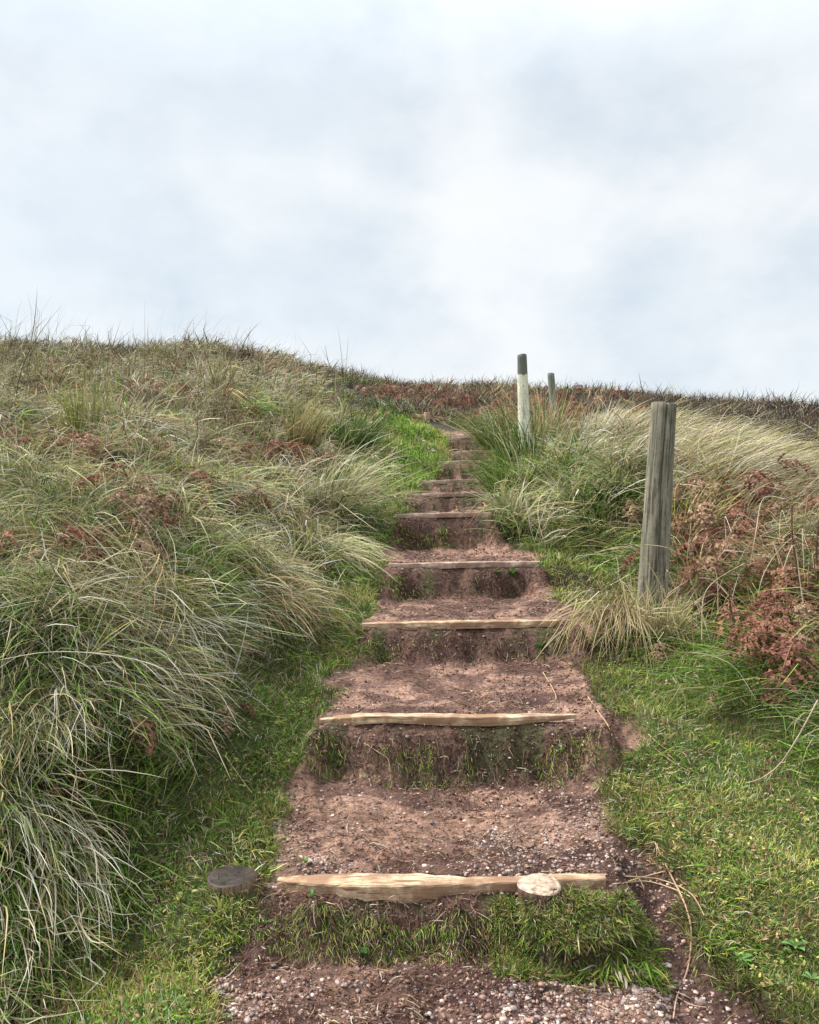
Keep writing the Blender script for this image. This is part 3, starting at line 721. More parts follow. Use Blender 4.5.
# ------------------------------------------------------------------ timber boards
def board(i, pts, depth, height, mat, label, name='timber_step_board', group='timber boards edging the steps'):
    """pts: (x, y, ztop) along the board; depth/height arrays = cross-section along it"""
    pts = np.array(pts, float); n = 46
    tt = np.linspace(0, 1, n); src = np.linspace(0, 1, len(pts))
    P = np.stack([np.interp(tt, src, pts[:, j]) for j in range(3)], -1)
    D = np.interp(tt, np.linspace(0, 1, len(depth)), depth); H = np.interp(tt, np.linspace(0, 1, len(height)), height)
    r = np.random.default_rng(100+i)
    prof = [(-.5, -1), (-.51, -.55), (-.50, -.10), (-.46, -.01), (-.2, .0), (.15, .01), (.46, -.01), (.5, -.12), (.5, -1)]
    V = []
    for q in range(n):
        nz = fbm(np.array([q*.33]), np.array([i*3.1]), 200+i)[0]-.5; nz2 = fbm(np.array([q*.9]), np.array([i*5.1]), 230+i)[0]-.5
        for k, (a, b) in enumerate(prof):
            j = fbm(np.array([q*.7+k]), np.array([k*2.3+i]), 260)[0]-.5
            V.append((P[q, 0]+j*.004, P[q, 1]+a*D[q]*(1+.15*nz2*(a < 0))+j*.006, P[q, 2]+b*H[q]+nz*.005+j*.004*(b > -.9)))
    m = len(prof); Q = []
    for q in range(n-1):
        for k in range(m-1):
            a = q*m+k; Q.append((a, a+1, a+m+1, a+m)) if False else Q.append((a, a+m, a+m+1, a+1))
    V = np.array(V); c0 = V.mean(0)
    me = bpy.data.meshes.new(name)
    me.from_pydata([tuple(v-c0) for v in V], [], Q+[tuple(range(m)), tuple(reversed(range((n-1)*m, n*m)))])
    for p in me.polygons: p.use_smooth = False
    o = link(name, me, mat); o.location = c0
    return tag(o, label, 'timber board', group)

ordn = ['lowest', 'second', 'third', 'fourth', 'fifth', 'sixth', 'seventh', 'eighth', 'ninth', 'tenth']
labs = ['pale split timber board of the lowest step, round peg top in front of it',
 'thin pale timber board edging the second step from the bottom, gravel tread below',
 'pale timber board edging the third step from the bottom',
 'worn brownish timber board edging the fourth step, small leafy plant below it',
 'timber board edging the fifth step with dark green riser below',
 'timber board of the sixth step from the bottom, narrow tread',
 'timber board of the seventh step from the bottom',
 'timber board of the eighth step, above a deep dark riser beside the bright green bank',
 'short timber board of the ninth step, just under the topmost dark riser',
 'timber board of the tenth step, near the top of the straight flight']
for i, s in enumerate(STEPS):
    Yb = s[0]-.035
    x0, x1, z = s[1], s[2], s[3]
    if i == 0:
        board(i, [(x0, Yb+.02, z-.004), (x0+.3, Yb, z+.006), (x0+.6, Yb+.005, z), (x1, Yb+.035, z)], [.02, .07, .085, .085, .08, .05, .045, .045, .04], [.025, .05, .058, .06, .055, .05, .04, .04, .045], M_BOARD, labs[i])
    elif i == 1:
        board(i, [(x0-.02, Yb+.02, z-.02), (x0+.15, Yb, z+.004), (x0+.6, Yb-.004, z), (x1, Yb+.01, z+.002)], [.02, .05, .06, .05, .06, .055, .05, .02], [.015, .03, .036, .028, .036, .036, .028, .015], M_BOARD, labs[i])
    else:
        board(i, [(x0, Yb+.01, z-.01), ((x0+x1)/2, Yb, z+.004), (x1, Yb+.01, z+.006)], [.03, .06, .07, .065, .06, .04], [.025, .036, .04, .036, .036, .03], M_BOARD if i == 2 else M_BOARD2, labs[i])
# timber at the bend above
YR = min(pix(q_, 420).y for q_ in (413, 420, 427, 434, 441, 448))-.04
pL, pR = at(412.5, 413.6, YR), at(449, 418, YR+.1)
board(20, [tuple(pL), tuple((pL+pR)/2), tuple(pR)], [.09, .10, .10, .09], [.06, .065, .06, .05], M_BOARD, 'pale timber rail set across the bend at the top of the steps', 'timber_rail', 'timber at the top bend')
a, b = at(413, 419.5, YR-.03), at(425, 421, YR-.03)
board(21, [tuple(a), tuple((a+b)/2), tuple(b)], [.05, .06, .05], [.04, .04, .04], M_BOARD, 'short timber offcut lying under the rail at the top bend', 'timber_rail', 'timber at the top bend')

# ------------------------------------------------------------------ posts and pegs
def post(name, base_, top_, r0, r1, mat, label, cat, group, crack=None, capmat=None, seed=1, nseg=40, nh=30):
    base_ = Vector(base_); top_ = Vector(top_); h = (top_-base_).length
    V = []; Q = []
    for j in range(nh+1):
        t = j/nh; rr = r0+(r1-r0)*t
        for k in range(nseg):
            a = 2*math.pi*k/nseg
            nz = fbm(np.array([math.cos(a)*1.5+5]), np.array([math.sin(a)*1.5+t*2.5+seed]), 300+seed)[0]-.5
            nf = fbm(np.array([a*7]), np.array([t*1.2]), 310+seed)[0]-.5
            q = rr*(1+(.14*nz+.05*nf)*(.45 if nh <= 6 else 1))
            if crack:
                for (ca, w, dp) in crack:
                    da = (a-ca-.08*math.sin(t*7)+math.pi) % (2*math.pi)-math.pi
                    q -= rr*dp*math.exp(-(da/w)**2)*(.35+.65*t)
            zz = t*h
            if j == nh: zz += .004*math.sin(a*2+seed)
            V.append((q*math.cos(a), q*math.sin(a), zz))
    for j in range(nh):
        for k in range(nseg):
            a = j*nseg+k; b = j*nseg+(k+1) % nseg
            Q.append((a, b, b+nseg, a+nseg))
    # head: two inner rings, slightly domed
    last = nh*nseg
    for q, dz in ((.93, .003), (.5, .004)):
        st = len(V)
        for k in range(nseg):
            v = V[nh*nseg+k]; V.append((v[0]*q, v[1]*q, h+dz+(v[2]-h)*q))
        for k in range(nseg): Q.append((last+k, last+(k+1) % nseg, st+(k+1) % nseg, st+k))
        last = st
    V.append((0, 0, h+.004)); c = len(V)-1
    T = [(last+k, last+(k+1) % nseg, c) for k in range(nseg)]
    me = bpy.data.meshes.new(name); me.from_pydata(V, [], Q+T)
    ns = nh*nseg
    me.materials.append(mat)
    if capmat:
        me.materials.append(capmat)
        for p in me.polygons:
            if p.index >= ns: p.material_index = 1
    for p in me.polygons: p.use_smooth = p.index < ns
    o = link(name, me); o.location = base_
    o.rotation_mode = 'QUATERNION'; o.rotation_quaternion = Vector((0, 0, 1)).rotation_difference(top_-base_)
    return tag(o, label, cat, group)
b0 = at(652.5, 596, 4.6); t0 = at(663.5, 404, 4.6)
d = (t0-b0).normalized()
post('wooden_post', b0-d*.25, t0, .086, .068, M_POST, 'grey green weathered wooden post with a long vertical crack, nearest of the three', 'post', 'wooden posts beside the steps', [(4.66, .045, .26), (5.45, .03, .08), (3.95, .035, .08)], None, 1, 150)
b1 = at(524.5, 440, 9.0); t1 = at(522, 355, 9.0); d = (t1-b1).normalized()
post('wooden_post', b1-d*.2, t1, .072, .052, M_POSTW, 'pale cream wooden post with a dark head standing against the sky', 'post', 'wooden posts beside the steps', [(4.3, .1, .06)], None, 4)
b2 = at(557, 445, 11.0); t2 = at(550.7, 373.5, 11.0); d = (t2-b2).normalized()
post('wooden_post', b2-d*.2, t2, .052, .047, M_POSTG, 'thin grey wooden post leaning slightly behind the pale cream post', 'post', 'wooden posts beside the steps', [(4.8, .1, .08)], None, 6)
p = at(234, 879, 2.47)
gp = float(G(np.array([p.x]), np.array([p.y]))[0])
post('round_peg', (p.x, p.y, min(gp, p.z)-.15), (p.x-.004, p.y, p.z+.010), .068, .074, M_PEGS, 'dark wet round peg top in the grass left of the lowest board', 'peg', 'round pegs of the lowest step', None, M_PEGD, 9, 48, 6)
p = at(539, 885, 2.415)
post('round_peg', (p.x, p.y+.004, p.z-.075), (p.x, p.y, p.z), .058, .064, M_PEGS, 'pale round peg top in front of the right end of the lowest board', 'peg', 'round pegs of the lowest step', None, M_PEGL, 12, 48, 6)
p = at(427, 412.5, YR-.08)
post('round_peg', (p.x, p.y, p.z-.35), (p.x, p.y, p.z), .05, .05, M_BOARD2, 'short pale peg holding the timber rail at the top bend', 'peg', 'timber at the top bend', None, None, 15, 24, 4)

# ------------------------------------------------------------------ tussocks standing out as plants of their own
def tussock(px, py, n, rad, L, probs, comb, label, up=1.0, spread=.6, bend=1.2, droop=.6, W=None, name='grass_tussock', cat='grass tussock', group=None, lift=.04, Y=None, tip=1.25, wob=.08, rnd=.3):
    o0 = pix(px, py) if Y is None else Vector(((px-CX)/F*Y, Y, float(G(np.array([(px-CX)/F*Y]), np.array([Y]))[0])))
    B = Blades()
    tufts(B, np.array([o0.x]), np.array([o0.y]), n, rad, np.array([L]), WID(o0.y) if W is None else W, probs, np.array([comb]), up=up, spread=spread, bend=bend, droop=droop, seg=7, wob=wob, lift=lift, tip=tip, chaos=.1, rnd=rnd)
    o = B.build(name, None, tuple(o0)); return tag(o, label, cat, group)
TG = 'grass tussocks standing out from the banks'
tussock(150, 640, 200, .08, .55, [(SAGE, 1), (STRAW, 1)], (-1.2, -.25), 'large tussock of pale blades arching over a dark hollow on the left bank', up=1.0, spread=.35, bend=1.5, droop=.55, group=TG)
tussock(90, 640, 160, .08, .5, [(SAGE, 1), (STRAW, .8)], (-1.3, -.1), 'sage tussock arching towards the edge below the pale arching tussock', up=1.1, spread=.3, bend=1.4, droop=.5, group=TG)
tussock(85, 450, 220, .10, .50, [(YEL*.7, 1), (STRAW*.8, .8), (GREEN, .7)], (.15, 0), 'upright olive brown tussock high on the left bank', up=2.2, spread=.5, bend=.5, droop=.3, group=TG)
tussock(300, 455, 300, .13, .55, [(YEL*.65, 1), (SAGE, 1), (GREEN, .8)], (.5, -.1), 'tall olive tussock near the crest of the left bank', up=1.6, spread=.8, bend=.8, droop=.5, group=TG)
tussock(352, 452, 340, .15, .60, [(SAGE, 1), (GREEN, 1.2), (STRAW, .4)], (.9, -.2), 'grey green tussock leaning over the bright green bank', up=1.4, spread=.9, bend=.8, droop=.45, group=TG)
tussock(335, 520, 260, .12, .6, [(SAGE, 1.2), (STRAW, .6), (GREEN, .6)], (1.0, -.3), 'pale green tussock fanning towards the fifth step from the left bank', up=1.0, spread=.7, bend=1.1, droop=.6, group=TG)
tussock(40, 850, 300, .14, .25, [(STRAW, 1.2), (SAGE, .8)], (.5, -1.0), 'long straw coloured tussock hanging down the near end of the left bank', up=.4, spread=.4, bend=1.8, droop=1.5, group=TG)
tussock(270, 610, 380, .14, .42, [(STRAW, 1.0), (SAGE, 1), (GREEN, .3)], (.7, -.7), 'pale drooping tussock hanging beside the second step on the left', up=.5, spread=.5, bend=1.7, droop=1.4, group=TG)
tussock(330, 560, 300, .12, .40, [(STRAW, .8), (SAGE, 1.2)], (.8, -.4), 'grey drooping tussock hanging beside the fourth step on the left', up=.5, spread=.5, bend=1.7, droop=1.4, group=TG)
tussock(120, 590, 420, .18, .40, [(YEL*.9, .8), (STRAW, .9), (GREEN, .6)], (-.4, -.9), 'rounded mop shaped tussock on the left bank', up=.6, spread=.9, bend=1.7, droop=1.2, group=TG)
tussock(611, 628, 260, .06, .40, [(STRAW[[0, 1, 4]]*.9, 1.6), (YEL*.8, .4)], (-.5, -1.2), 'straw tussock spilling over the right edge of the path at the second step', up=.35, spread=.3, bend=1.8, droop=1.3, group=TG, lift=.05, rnd=.15)
tussock(656, 618, 520, .14, .36, [(YEL, .8), (STRAW, .8), (GREEN, .6)], (.0, -.2), 'short tawny tussock around the foot of the grey green post', up=1.7, spread=.9, bend=.9, droop=.8, group=TG, Y=4.42)
tussock(505, 500, 260, .13, .50, [(SAGE, 1), (GREEN, 1)], (-.5, -.4), 'grey green tussock overhanging the right end of the fifth step', up=1.1, spread=.9, bend=1.0, droop=.6, group=TG)
tussock(495, 455, 240, .14, .60, [(SAGE, 1.2), (STRAW, .5), (GREEN, .6)], (-.9, -.3), 'pale green tussock leaning over the right end of the eighth step', up=1.1, spread=.9, bend=1.0, droop=.55, group=TG)
tussock(540, 455, 300, .16, .65, [(SAGE, 1.2), (GREEN, 1), (STRAW, .5)], (-.3, -.2), 'tall green tussock at the foot of the pale cream post', up=1.3, spread=1.0, bend=.8, droop=.5, group=TG)
tussock(524, 458, 260, .17, .56, [(SAGE, 1.2), (GREEN, 1), (STRAW, .5)], (-.1, -.1), 'dense green tussock hiding the foot of the pale cream post', up=1.6, spread=.9, bend=.7, droop=.5, group=TG, Y=8.7)
tussock(557, 440, 110, .17, .26, [(SAGE, 1), (STRAW, 1)], (.1, -.1), 'mixed tussock hiding the foot of the thin grey post', up=1.6, spread=.9, bend=.7, droop=.5, group=TG, Y=10.7)
tussock(600, 448, 260, .16, .50, [(STRAW, 1.3), (SAGE, .6)], (.8, -.1), 'straw tussock fanning out beside the thin grey post', up=1.4, spread=.8, bend=.8, droop=.4, group=TG)
tussock(700, 540, 260, .14, .62, [(STRAW, 1.2), (SAGE, .8), (YEL, .4)], (1.2, .1), 'coarse straw tussock sweeping away from the grey green post', up=.9, spread=.5, bend=1.1, droop=.35, group=TG)
tussock(760, 590, 200, .12, .5, [(STRAW, 1.2), (SAGE, .6)], (-1.1, -.2), 'loose straw tussock crossing in front of the brown bracken stems', up=.8, spread=.6, bend=1.2, droop=.45, group=TG)
# the leafy tuft on the clump
B = Blades()
tufts(B, np.array([.60, .55, .50]), np.array([2.29, 2.28, 2.28]), 42, .06, np.array([.075, .08, .07]), .0045, [(LUSH*.62, 1.2), (GREEN, 1.), (YEL*.7, .5), (STRAW*.7, .3)], np.array([[.4, -.8], [.0, -1], [-.2, -1]]), up=.5, spread=.8, bend=1.4, droop=1.2, seg=5, tip=1.15)
tag(B.build('grass_tussock', None, (.55, 2.26, .27)), 'lush broad bladed green tuft below the pale round peg', 'grass tussock', TG)

# crest wisps
def wisps():
    B = Blades()
    x, y = sample(480, 5.5, 16, -.72, .02); l, r = edges(y); k = (l-x) > 1.2; x, y = x[k], y[k]
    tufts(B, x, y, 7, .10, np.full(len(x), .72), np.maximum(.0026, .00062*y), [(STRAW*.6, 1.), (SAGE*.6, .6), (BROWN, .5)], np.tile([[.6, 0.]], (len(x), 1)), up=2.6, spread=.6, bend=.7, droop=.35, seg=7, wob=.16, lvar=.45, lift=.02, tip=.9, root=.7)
    tag(B.build('wispy_grass'), 'thin wispy flower stems rising above the grass of the left bank', None, None, 'stuff')
wisps()

# ------------------------------------------------------------------ bracken
def frond_mesh(seed, length=.42, pairs=13, curl=1.0):
    r = np.random.default_rng(seed); V = []; T = []; C = []
    base_c = np.array([[.27, .13, .088], [.38, .25, .17], [.20, .09, .066]])[seed % 3]
    def tri(a, b, c, col):
        k = len(V); V.extend([a, b, c]); T.append((k, k+1, k+2)); C.extend([col]*3)
    def strip(pts, w, col):
        for a, b in zip(pts[:-1], pts[1:]):
            d = unit(b-a); s = unit(np.cross(d, np.array([.2, .3, 1.])))*w
            tri(a-s, a+s, b+s, col); tri(a-s, b+s, b-s, col)
            s2 = unit(np.cross(d, s))*w
            tri(a-s2, a+s2, b+s2, col); tri(a-s2, b+s2, b-s2, col)
    p = np.zeros(3); d = np.array([.25, 0, 1.]); pts = [p]
    nseg = pairs+4
    for i in range(nseg):
        t = i/nseg; d = unit(d+np.array([.13*curl, r.normal()*.05, -.17*curl*t*2])); p = p+d*length/nseg; pts.append(p)
    strip(pts, .0022, np.array([.36, .22, .13]))
    for i in range(6, nseg):
        t = (i-6)/(nseg-6); pl = length*.42*(1-t)**.8*r.uniform(.7, 1.1)+.01
        d = unit(pts[i]-pts[i-1])
        for sgn in (-1, 1):
            if r.uniform() < .08: continue
            q = np.array(pts[i]); dd = unit(np.array([d[0]*.5, sgn*1., d[2]*.4-.1])+r.normal(size=3)*.15); nl = max(4, int(pl/.016)); pp = [q]
            for j in range(nl):
                dd = unit(dd+np.array([0, 0, -.10])*curl+r.normal(size=3)*.14)
                q2 = q+dd*pl/nl; tt = j/nl; ll = .018*(1-tt)**.7*r.uniform(.6, 1.3)
                sd = unit(np.cross(dd, unit(r.normal(size=3)*.5+np.array([0, 0, 1.]))))
                cc = base_c*r.uniform(.55, 1.45)
                for s2 in (-1, 1):
                    e = q+sd*s2*ll+dd*.006+np.array([0, 0, -ll*r.uniform(.0, .5)])
                    tri(q, q2+(q2-q)*.2, e, cc)
                q = q2; pp.append(q)
            strip(pp, .0013, base_c*.8)
    return mesh_np('frond', np.array(V), [np.array(T)], np.array(C))
FR = [frond_mesh(s, L, p, c) for s, L, p, c in ((0, .42, 14, 1.0), (1, .36, 12, 1.5), (2, .46, 15, .8), (3, .32, 11, 1.9), (4, .40, 13, 1.3), (5, .3, 10, 2.2))]
for f in FR: f.materials.append(M_BRACKEN)
def bracken(x, y, sc, label, n, group, raise_):
    z = float(G(np.array([x]), np.array([y]))[0]); sc *= 1.25
    root = link('bracken', None); root.location = (x, y, z+raise_*.7); tag(root, label, 'bracken', group)
    a0 = random.uniform(0, 6.28)
    for k in range(n):
        f = link('frond', random.choice(FR), None, root)
        f.rotation_euler = (random.uniform(-.3, .3), random.uniform(.3, 1.0), a0+k*6.28/n+random.uniform(-.4, .4))
        q = sc*random.uniform(.8, 1.2); f.scale = (q, q, q)
    return root
for b_ in BR_LIST: bracken(*b_)

# ------------------------------------------------------------------ stalks, twigs, straws, weeds
def tube(name, pts, r0, r1, mat_col, label, cat, group=None, mat=None, knots=0, ns=7):
    pts = [Vector(p) for p in pts]; n = 26
    # Catmull-Rom
    P = []
    for i in range(n):
        t = i/(n-1)*(len(pts)-1); k = min(int(t), len(pts)-2); f = t-k
        a = pts[max(k-1, 0)]; b = pts[k]; c = pts[k+1]; d = pts[min(k+2, len(pts)-1)]
        P.append(.5*((2*b)+(c-a)*f+(2*a-5*b+4*c-d)*f*f+(3*b-a-3*c+d)*f*f*f))
    V = []; Q = []; C = []
    for i, p in enumerate(P):
        d = (P[min(i+1, n-1)]-P[max(i-1, 0)]).normalized(); s = d.cross(Vector((.13, .2, 1))).normalized(); u = s.cross(d)
        rr = (r0+(r1-r0)*i/(n-1))*(1+.15*math.sin(i*1.9)+(.35 if knots and i % knots == 0 else 0))
        for k in range(ns):
            a = k*2*math.pi/ns; V.append(p+s*rr*math.cos(a)+u*rr*math.sin(a)); C.append([c*(1+.18*math.sin(i*.8+k)) for c in mat_col])
    for i in range(n-1):
        for k in range(ns): Q.append((i*ns+k, i*ns+(k+1) % ns, (i+1)*ns+(k+1) % ns, (i+1)*ns+k))
    o0 = np.array(P[0]); me = mesh_np(name, np.array([tuple(v) for v in V])-o0, [np.array(Q)], np.array(C), True)
    o = link(name, me, M_STALK); o.location = P[0]
    if label: tag(o, label, cat, group)
    return o
def lay(pp, h=.006):
    out = []
    for px, py in pp:
        v = pix(px, py); out.append(v+Vector((0, -.002, h)))
    return out
tube('dead_stem', lay([(655, 845), (668, 872), (684, 905), (691, 935), (688, 970), (677, 1000), (673, 1022)]), .0030, .0022, (.42, .26, .19), 'long thin pinkish stem lying down the muddy gully right of the lowest step', 'stem')
tube('dead_stem', lay([(676, 1001), (690, 1008), (706, 1012)]), .0016, .001, (.45, .30, .22), 'short thin side stem near the foot of the muddy gully', 'stem')
SG = 'loose straws lying beside the steps'
for pp, c, lab in [
 ([(628, 886), (655, 878), (690, 872), (712, 871)], (.50, .38, .20), 'upper pale straw lying across the gully beside the lowest board'),
 ([(612, 888), (645, 886), (672, 892), (690, 903)], (.55, .42, .24), 'pale straw curving into the gully from the end of the lowest board'),
 ([(625, 880), (660, 884), (690, 898), (704, 920)], (.46, .34, .2), 'longest curved straw beside the end of the lowest board'),
 ([(648, 740), (665, 752), (683, 757), (690, 768)], (.45, .33, .17), 'bent tan straw on the verge right of the second step'),
 ([(655, 752), (672, 766), (690, 776)], (.42, .30, .15), 'straight tan straw on the verge right of the second step'),
 ([(588, 700), (598, 715), (607, 728), (612, 742)], (.50, .36, .20), 'thin straw over the bulging mud at the end of the second step'),
 ([(543, 675), (552, 690), (556, 702), (550, 706)], (.48, .36, .2), 'hooked straw end hanging on the second tread'),
 ([(364, 748), (378, 760), (388, 768), (390, 776)], (.42, .33, .2), 'thin straw hanging off the left of the second riser'),
 ([(12, 900), (40, 925), (70, 955), (88, 975)], (.50, .42, .22), 'long ochre straw lying on the near left grass'),
 ([(225, 760), (240, 780), (252, 797)], (.48, .42, .22), 'short ochre straw in the grass left of the gravel tread')]:
    tube('straw', lay(pp, .012), .0020, .0012, c, lab, 'straw', SG)
w0 = pix(745, 787)
def near(px, py, Y): return at(px, py, Y)
tube('twig', [near(803, 728, w0.y-.03), near(797, 722, w0.y-.05), near(788, 716, w0.y-.06)], .0020, .001, (.48, .40, .33), 'short side shoot of the pale bare twig on the right', 'twig')
tube('twig', [w0+Vector((0, 0, .01)), near(762, 778, w0.y-.01), near(778, 766, w0.y-.02), near(790, 750, w0.y-.03), near(803, 728, w0.y-.03), near(818, 700, w0.y-.02)], .0020, .0032, (.38, .29, .22), 'pale bare twig rising from the turf to the drooping bracken on the right', 'twig')
# arching single blades
def arc(pts, Y, r, c, lab, base=None): tube('dry_grass', [at(a, b, Y+k*.01) for k, (a, b) in enumerate(pts)], r, r*.4, c, lab, 'grass stem', 'single arching grass stems')
arc([(756, 700), (735, 668), (712, 656), (690, 652)], 3.45, .0024, (.52, .50, .33), 'long pale stem arching over the dark green slope on the right')
arc([(178, 690), (160, 668), (110, 655), (50, 652), (0, 660)], 2.45, .0022, (.52, .48, .34), 'long pale stem arching across the mound at the near left')
arc([(210, 668), (190, 625), (172, 600), (148, 590)], 3.0, .0022, (.55, .52, .38), 'pale stem bending beside the mop shaped tussock')
arc([(702, 640), (702, 620), (704, 596), (716, 580), (745, 563)], 4.0, .0028, (.50, .42, .26), 'tall kinked straw stem bending over the right bank')
for k in range(26):
    px = random.uniform(668, 815); py = random.uniform(560, 660); v = pix(px, py)
    a = random.uniform(-.5, .5); h = random.uniform(.25, .55)
    p1 = v+Vector((a*h*.4, random.uniform(-.05, .05), h*.6)); p2 = v+Vector((a*h*1.1, random.uniform(-.1, .1), h)); p3 = v+Vector((a*h*1.9, random.uniform(-.15, .1), h*random.uniform(.7, 1.1)))
    cc = random.choice([(.46, .38, .24), (.34, .22, .14), (.24, .13, .09), (.52, .46, .33)])
    tube('dead_stem', [v, p1, p2, p3], .0036, .0014, cc, 'thin dead stem leaning in the bracken tangle on the right bank', 'stem', 'dead stems in the bracken tangle')
# dark seed stalks (dock) at the right edge
def seed_stalk(px, py, top, Y, label, lean=0):
    r = random.Random(int(px*7)); base_ = at(px, py, Y); base_.z = float(G(np.array([base_.x]), np.array([Y]))[0]); tp = at(px+lean, top, Y)
    root = link('seed_stalk', None); root.location = base_; tag(root, label, 'dead plant', 'dark seed stalks at the right edge')
    st = tube('stem', [base_, base_.lerp(tp, .4)+Vector((.01, 0, 0)), base_.lerp(tp, .75)-Vector((.008, 0, 0)), tp], .0060, .003, (.11, .06, .045), None, None, None, None, 5)
    st.parent = root; st.location = st.location-base_
    V = []; T = []; C = []
    for k in range(420):
        t = r.uniform(.35, 1.0); p = base_.lerp(tp, t)-base_; a = r.uniform(0, 6.28); q = r.uniform(.004, .034*(1.25-t)+.008)
        c = p+Vector((math.cos(a)*q, math.sin(a)*q, r.uniform(-.01, .01))); s = r.uniform(.004, .008)
        k0 = len(V)
        for _ in range(3): V.append(tuple(c+Vector((r.uniform(-s, s), r.uniform(-s, s), r.uniform(-s, s)))))
        T.append((k0, k0+1, k0+2)); cc = r.uniform(.6, 1.4); C += [(.19*cc, .09*cc, .065*cc)]*3
    link('seed_head', mesh_np('seed_head', np.array(V), [np.array(T)], np.array(C)), M_BRACKEN, root)
seed_stalk(800, 655, 505, 4.1, 'tall dark brown seed stalk, thickest of the stalks at the right edge', -8)
seed_stalk(812, 650, 520, 4.2, 'dark brown seed stalk leaning outwards at the right edge', 8)
seed_stalk(778, 640, 555, 4.3, 'short dark seed stalk behind the loose straw tussock', 3)
seed_stalk(735, 645, 580, 4.0, 'short dark seed stalk on the right bank nearest the post', -5)

# weeds
def weed(px, py, n, s, label, col=(.14, .25, .08), name='weed', up=.25, cat='weed', dy=0):
    s *= .75; col = [q*.7 for q in col]; o0 = pix(px, py); r = random.Random(int(px*3+py)); V = []; T = []; C = []
    for k in range(n):
        a = k*2.4+r.uniform(-.3, .3); L = s*r.uniform(.6, 1.1); w = L*.24
        d = Vector((math.cos(a), math.sin(a), up*r.uniform(.6, 2))).normalized(); sd = Vector((-math.sin(a), math.cos(a), 0)); rows = []
        for j, (t, ww, dz) in enumerate([(0, .15, 0), (.3, .6, .04), (.6, 1, .05), (.85, .6, .02), (1, .05, -.06)]):
            c = d*(L*t)+Vector((0, 0, dz*L+.006+k*.0012))
            rows.append((c-sd*w*ww+Vector((0, 0, w*ww*.3)), c, c+sd*w*ww+Vector((0, 0, w*ww*.3))))
        k0 = len(V); cc = r.uniform(.7, 1.3)
        for q in rows: V += [tuple(v) for v in q]; C += [[x*cc for x in col], [x*cc*1.25 for x in col], [x*cc for x in col]]
        for j in range(4):
            for m in (0, 1):
                b = k0+j*3+m; T.append((b, b+1, b+4, b+3))
    o = link(name, mesh_np(name, np.array(V), [np.array(T)], np.array(C), True), M_GRASS); o.location = o0
    return tag(o, label, cat, 'small leafy weeds')
weed(697, 823, 6, .03, 'small blue green leafy weed high on the right verge', (.14, .24, .12))
weed(752, 888, 8, .035, 'leafy weed in the middle of the right verge', (.15, .27, .09))
weed(762, 887, 6, .03, 'bright rosette touching the leafy weed in the middle of the verge', (.2, .33, .1))
weed(742, 966, 9, .045, 'broad leaved weed beside the muddy gully edge', (.15, .29, .08))
weed(796, 953, 9, .055, 'largest broad leaved weed low on the right verge', (.13, .26, .07))
weed(812, 985, 8, .045, 'broad leaved weed at the lower right corner', (.16, .3, .09))
weed(775, 985, 6, .035, 'pale leaved weed between the two low broad leaved weeds', (.3, .36, .14))
weed(306, 866, 7, .03, 'small green weed at the left end of the lowest board', (.15, .30, .08), up=.6)
weed(312, 902, 8, .03, 'sprig of small round leaves just below the lowest board', (.14, .27, .09), up=.8)
weed(362, 960, 8, .035, 'small weed at the foot of the lowest riser', (.13, .25, .09), up=.9)
weed(512, 578, 14, .085, 'leafy green weed growing on the fourth riser', (.12, .24, .06), up=.7)
weed(497, 578, 10, .06, 'smaller leafy weed left of the one on the fourth riser', (.12, .22, .06), up=.7)
weed(540, 652, 12, .06, 'leafy weed on the right part of the third riser', (.10, .21, .05), up=.7)

# ------------------------------------------------------------------ light, sky
world = bpy.data.worlds.new('World'); scene.world = world; world.use_nodes = True
nt = world.node_tree; nt.nodes.clear()
out = nt.nodes.new('ShaderNodeOutputWorld'); bg = nt.nodes.new('ShaderNodeBackground'); nt.links.new(bg.outputs[0], out.inputs[0])
bg.inputs[1].default_value = .1
SUN_EL, SUN_AZ = math.radians(50), math.radians(-75)
sky = nt.nodes.new('ShaderNodeTexSky'); sky.sky_type = 'NISHITA'; sky.sun_disc = False; sky.sun_elevation = SUN_EL; sky.sun_rotation = SUN_AZ
tc = nt.nodes.new('ShaderNodeTexCoord')
def wn(scale, det, rough, off, st=(1, 1, 2.2), dist=0):
    mp = nt.nodes.new('ShaderNodeMapping'); mp.inputs['Scale'].default_value = st; mp.inputs['Location'].default_value = off
    nt.links.new(tc.outputs['Generated'], mp.inputs[0])
    n = nt.nodes.new('ShaderNodeTexNoise'); n.inputs['Scale'].default_value = scale; n.inputs['Detail'].default_value = det
    n.inputs['Roughness'].default_value = rough; n.inputs['Distortion'].default_value = dist
    nt.links.new(mp.outputs[0], n.inputs['Vector']); return n.outputs[0]
n1 = wn(2.5, 6, .5, (1.4, 2.6, .9), (1, 1, 1.5)); n2 = wn(4.6, 8, .56, (5.2, 2.3, 1.1), (1, 1, 1.5), .1)
K = 4.8
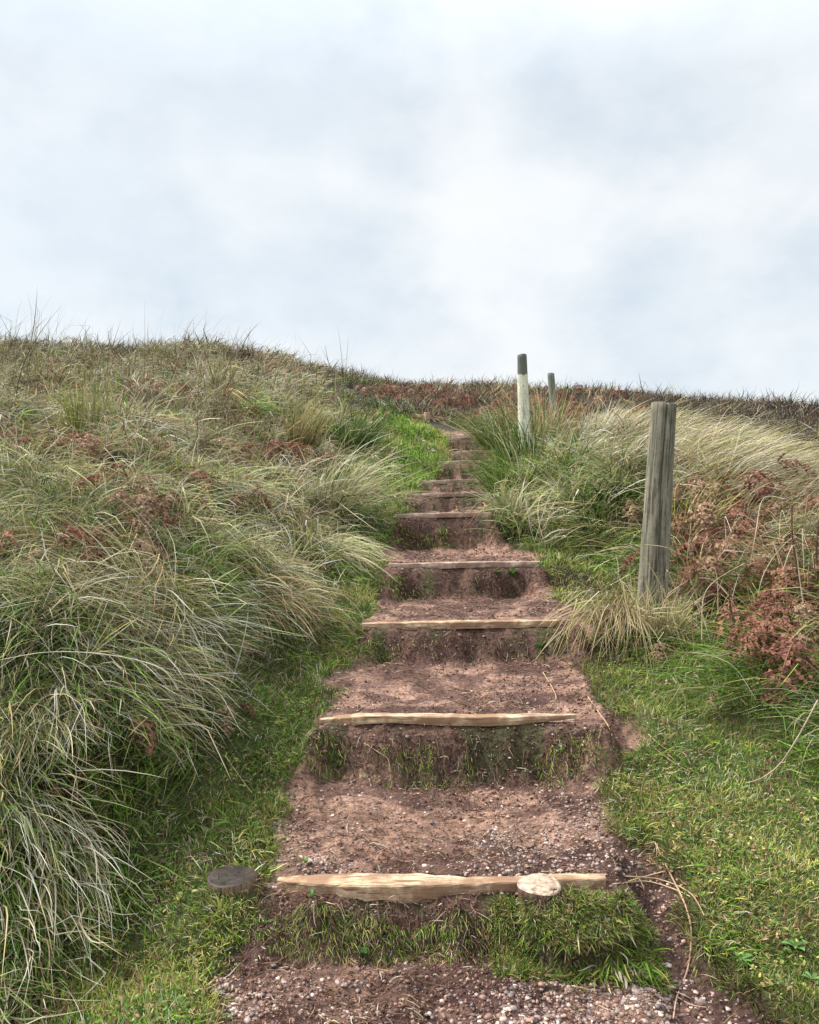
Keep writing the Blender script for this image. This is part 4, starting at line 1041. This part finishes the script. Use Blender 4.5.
c = ramp(nt, n1, [(.36, (.76, .83, .89)), (.50, (.86, .905, .935)), (.62, (.93, .95, .965))])
c2 = ramp(nt, n2, [(.36, (.86, .90, .94)), (.47, (.97, .98, .99)), (.60, (1.06, 1.055, 1.045))])
c = mixc(nt, 'MULTIPLY', 1.0, c, c2)
c = mixc(nt, 'MULTIPLY', 1.0, c, (1, 1, 1))
# overcast sky: brighter overhead than at the horizon
sp = nt.nodes.new('ShaderNodeSeparateXYZ'); nt.links.new(tc.outputs['Generated'], sp.inputs[0])
mr = nt.nodes.new('ShaderNodeMapRange'); mr.inputs[1].default_value = .45; mr.inputs[2].default_value = 1.0; mr.inputs[3].default_value = K; mr.inputs[4].default_value = K*2.3
nt.links.new(sp.outputs['Z'], mr.inputs[0])
vm = nt.nodes.new('ShaderNodeVectorMath'); vm.operation = 'SCALE'; nt.links.new(c, vm.inputs[0]); nt.links.new(mr.outputs[0], vm.inputs['Scale'])
fin = mixc(nt, 'MIX', .93, sky.outputs[0], vm.outputs[0])
nt.links.new(fin, bg.inputs[0])
sun = bpy.data.lights.new('sun', 'SUN'); sun.energy = 3.0; sun.angle = math.radians(10); sun.color = (1, .96, .9)
so = bpy.data.objects.new('sun', sun); COL.objects.link(so)
dirv = Vector((math.sin(SUN_AZ)*math.cos(SUN_EL), math.cos(SUN_AZ)*math.cos(SUN_EL), math.sin(SUN_EL)))
so.rotation_euler = (-dirv).to_track_quat('-Z', 'Y').to_euler()

# ------------------------------------------------------------------ camera
cam = bpy.data.cameras.new('camera'); co = bpy.data.objects.new('camera', cam); COL.objects.link(co)
co.location = (0, 0, CAMZ); co.rotation_euler = (math.radians(90), 0, 0)
cam.sensor_fit = 'HORIZONTAL'; cam.sensor_width = 36; cam.lens = 36*F/819; cam.clip_end = 1500; cam.clip_start = .05
scene.camera = co
scene.view_settings.view_transform = 'Standard'; scene.view_settings.look = 'None'
scene.view_settings.exposure = 1.08; scene.view_settings.gamma = 1
scene.cycles.max_bounces = 6; scene.cycles.transparent_max_bounces = 4
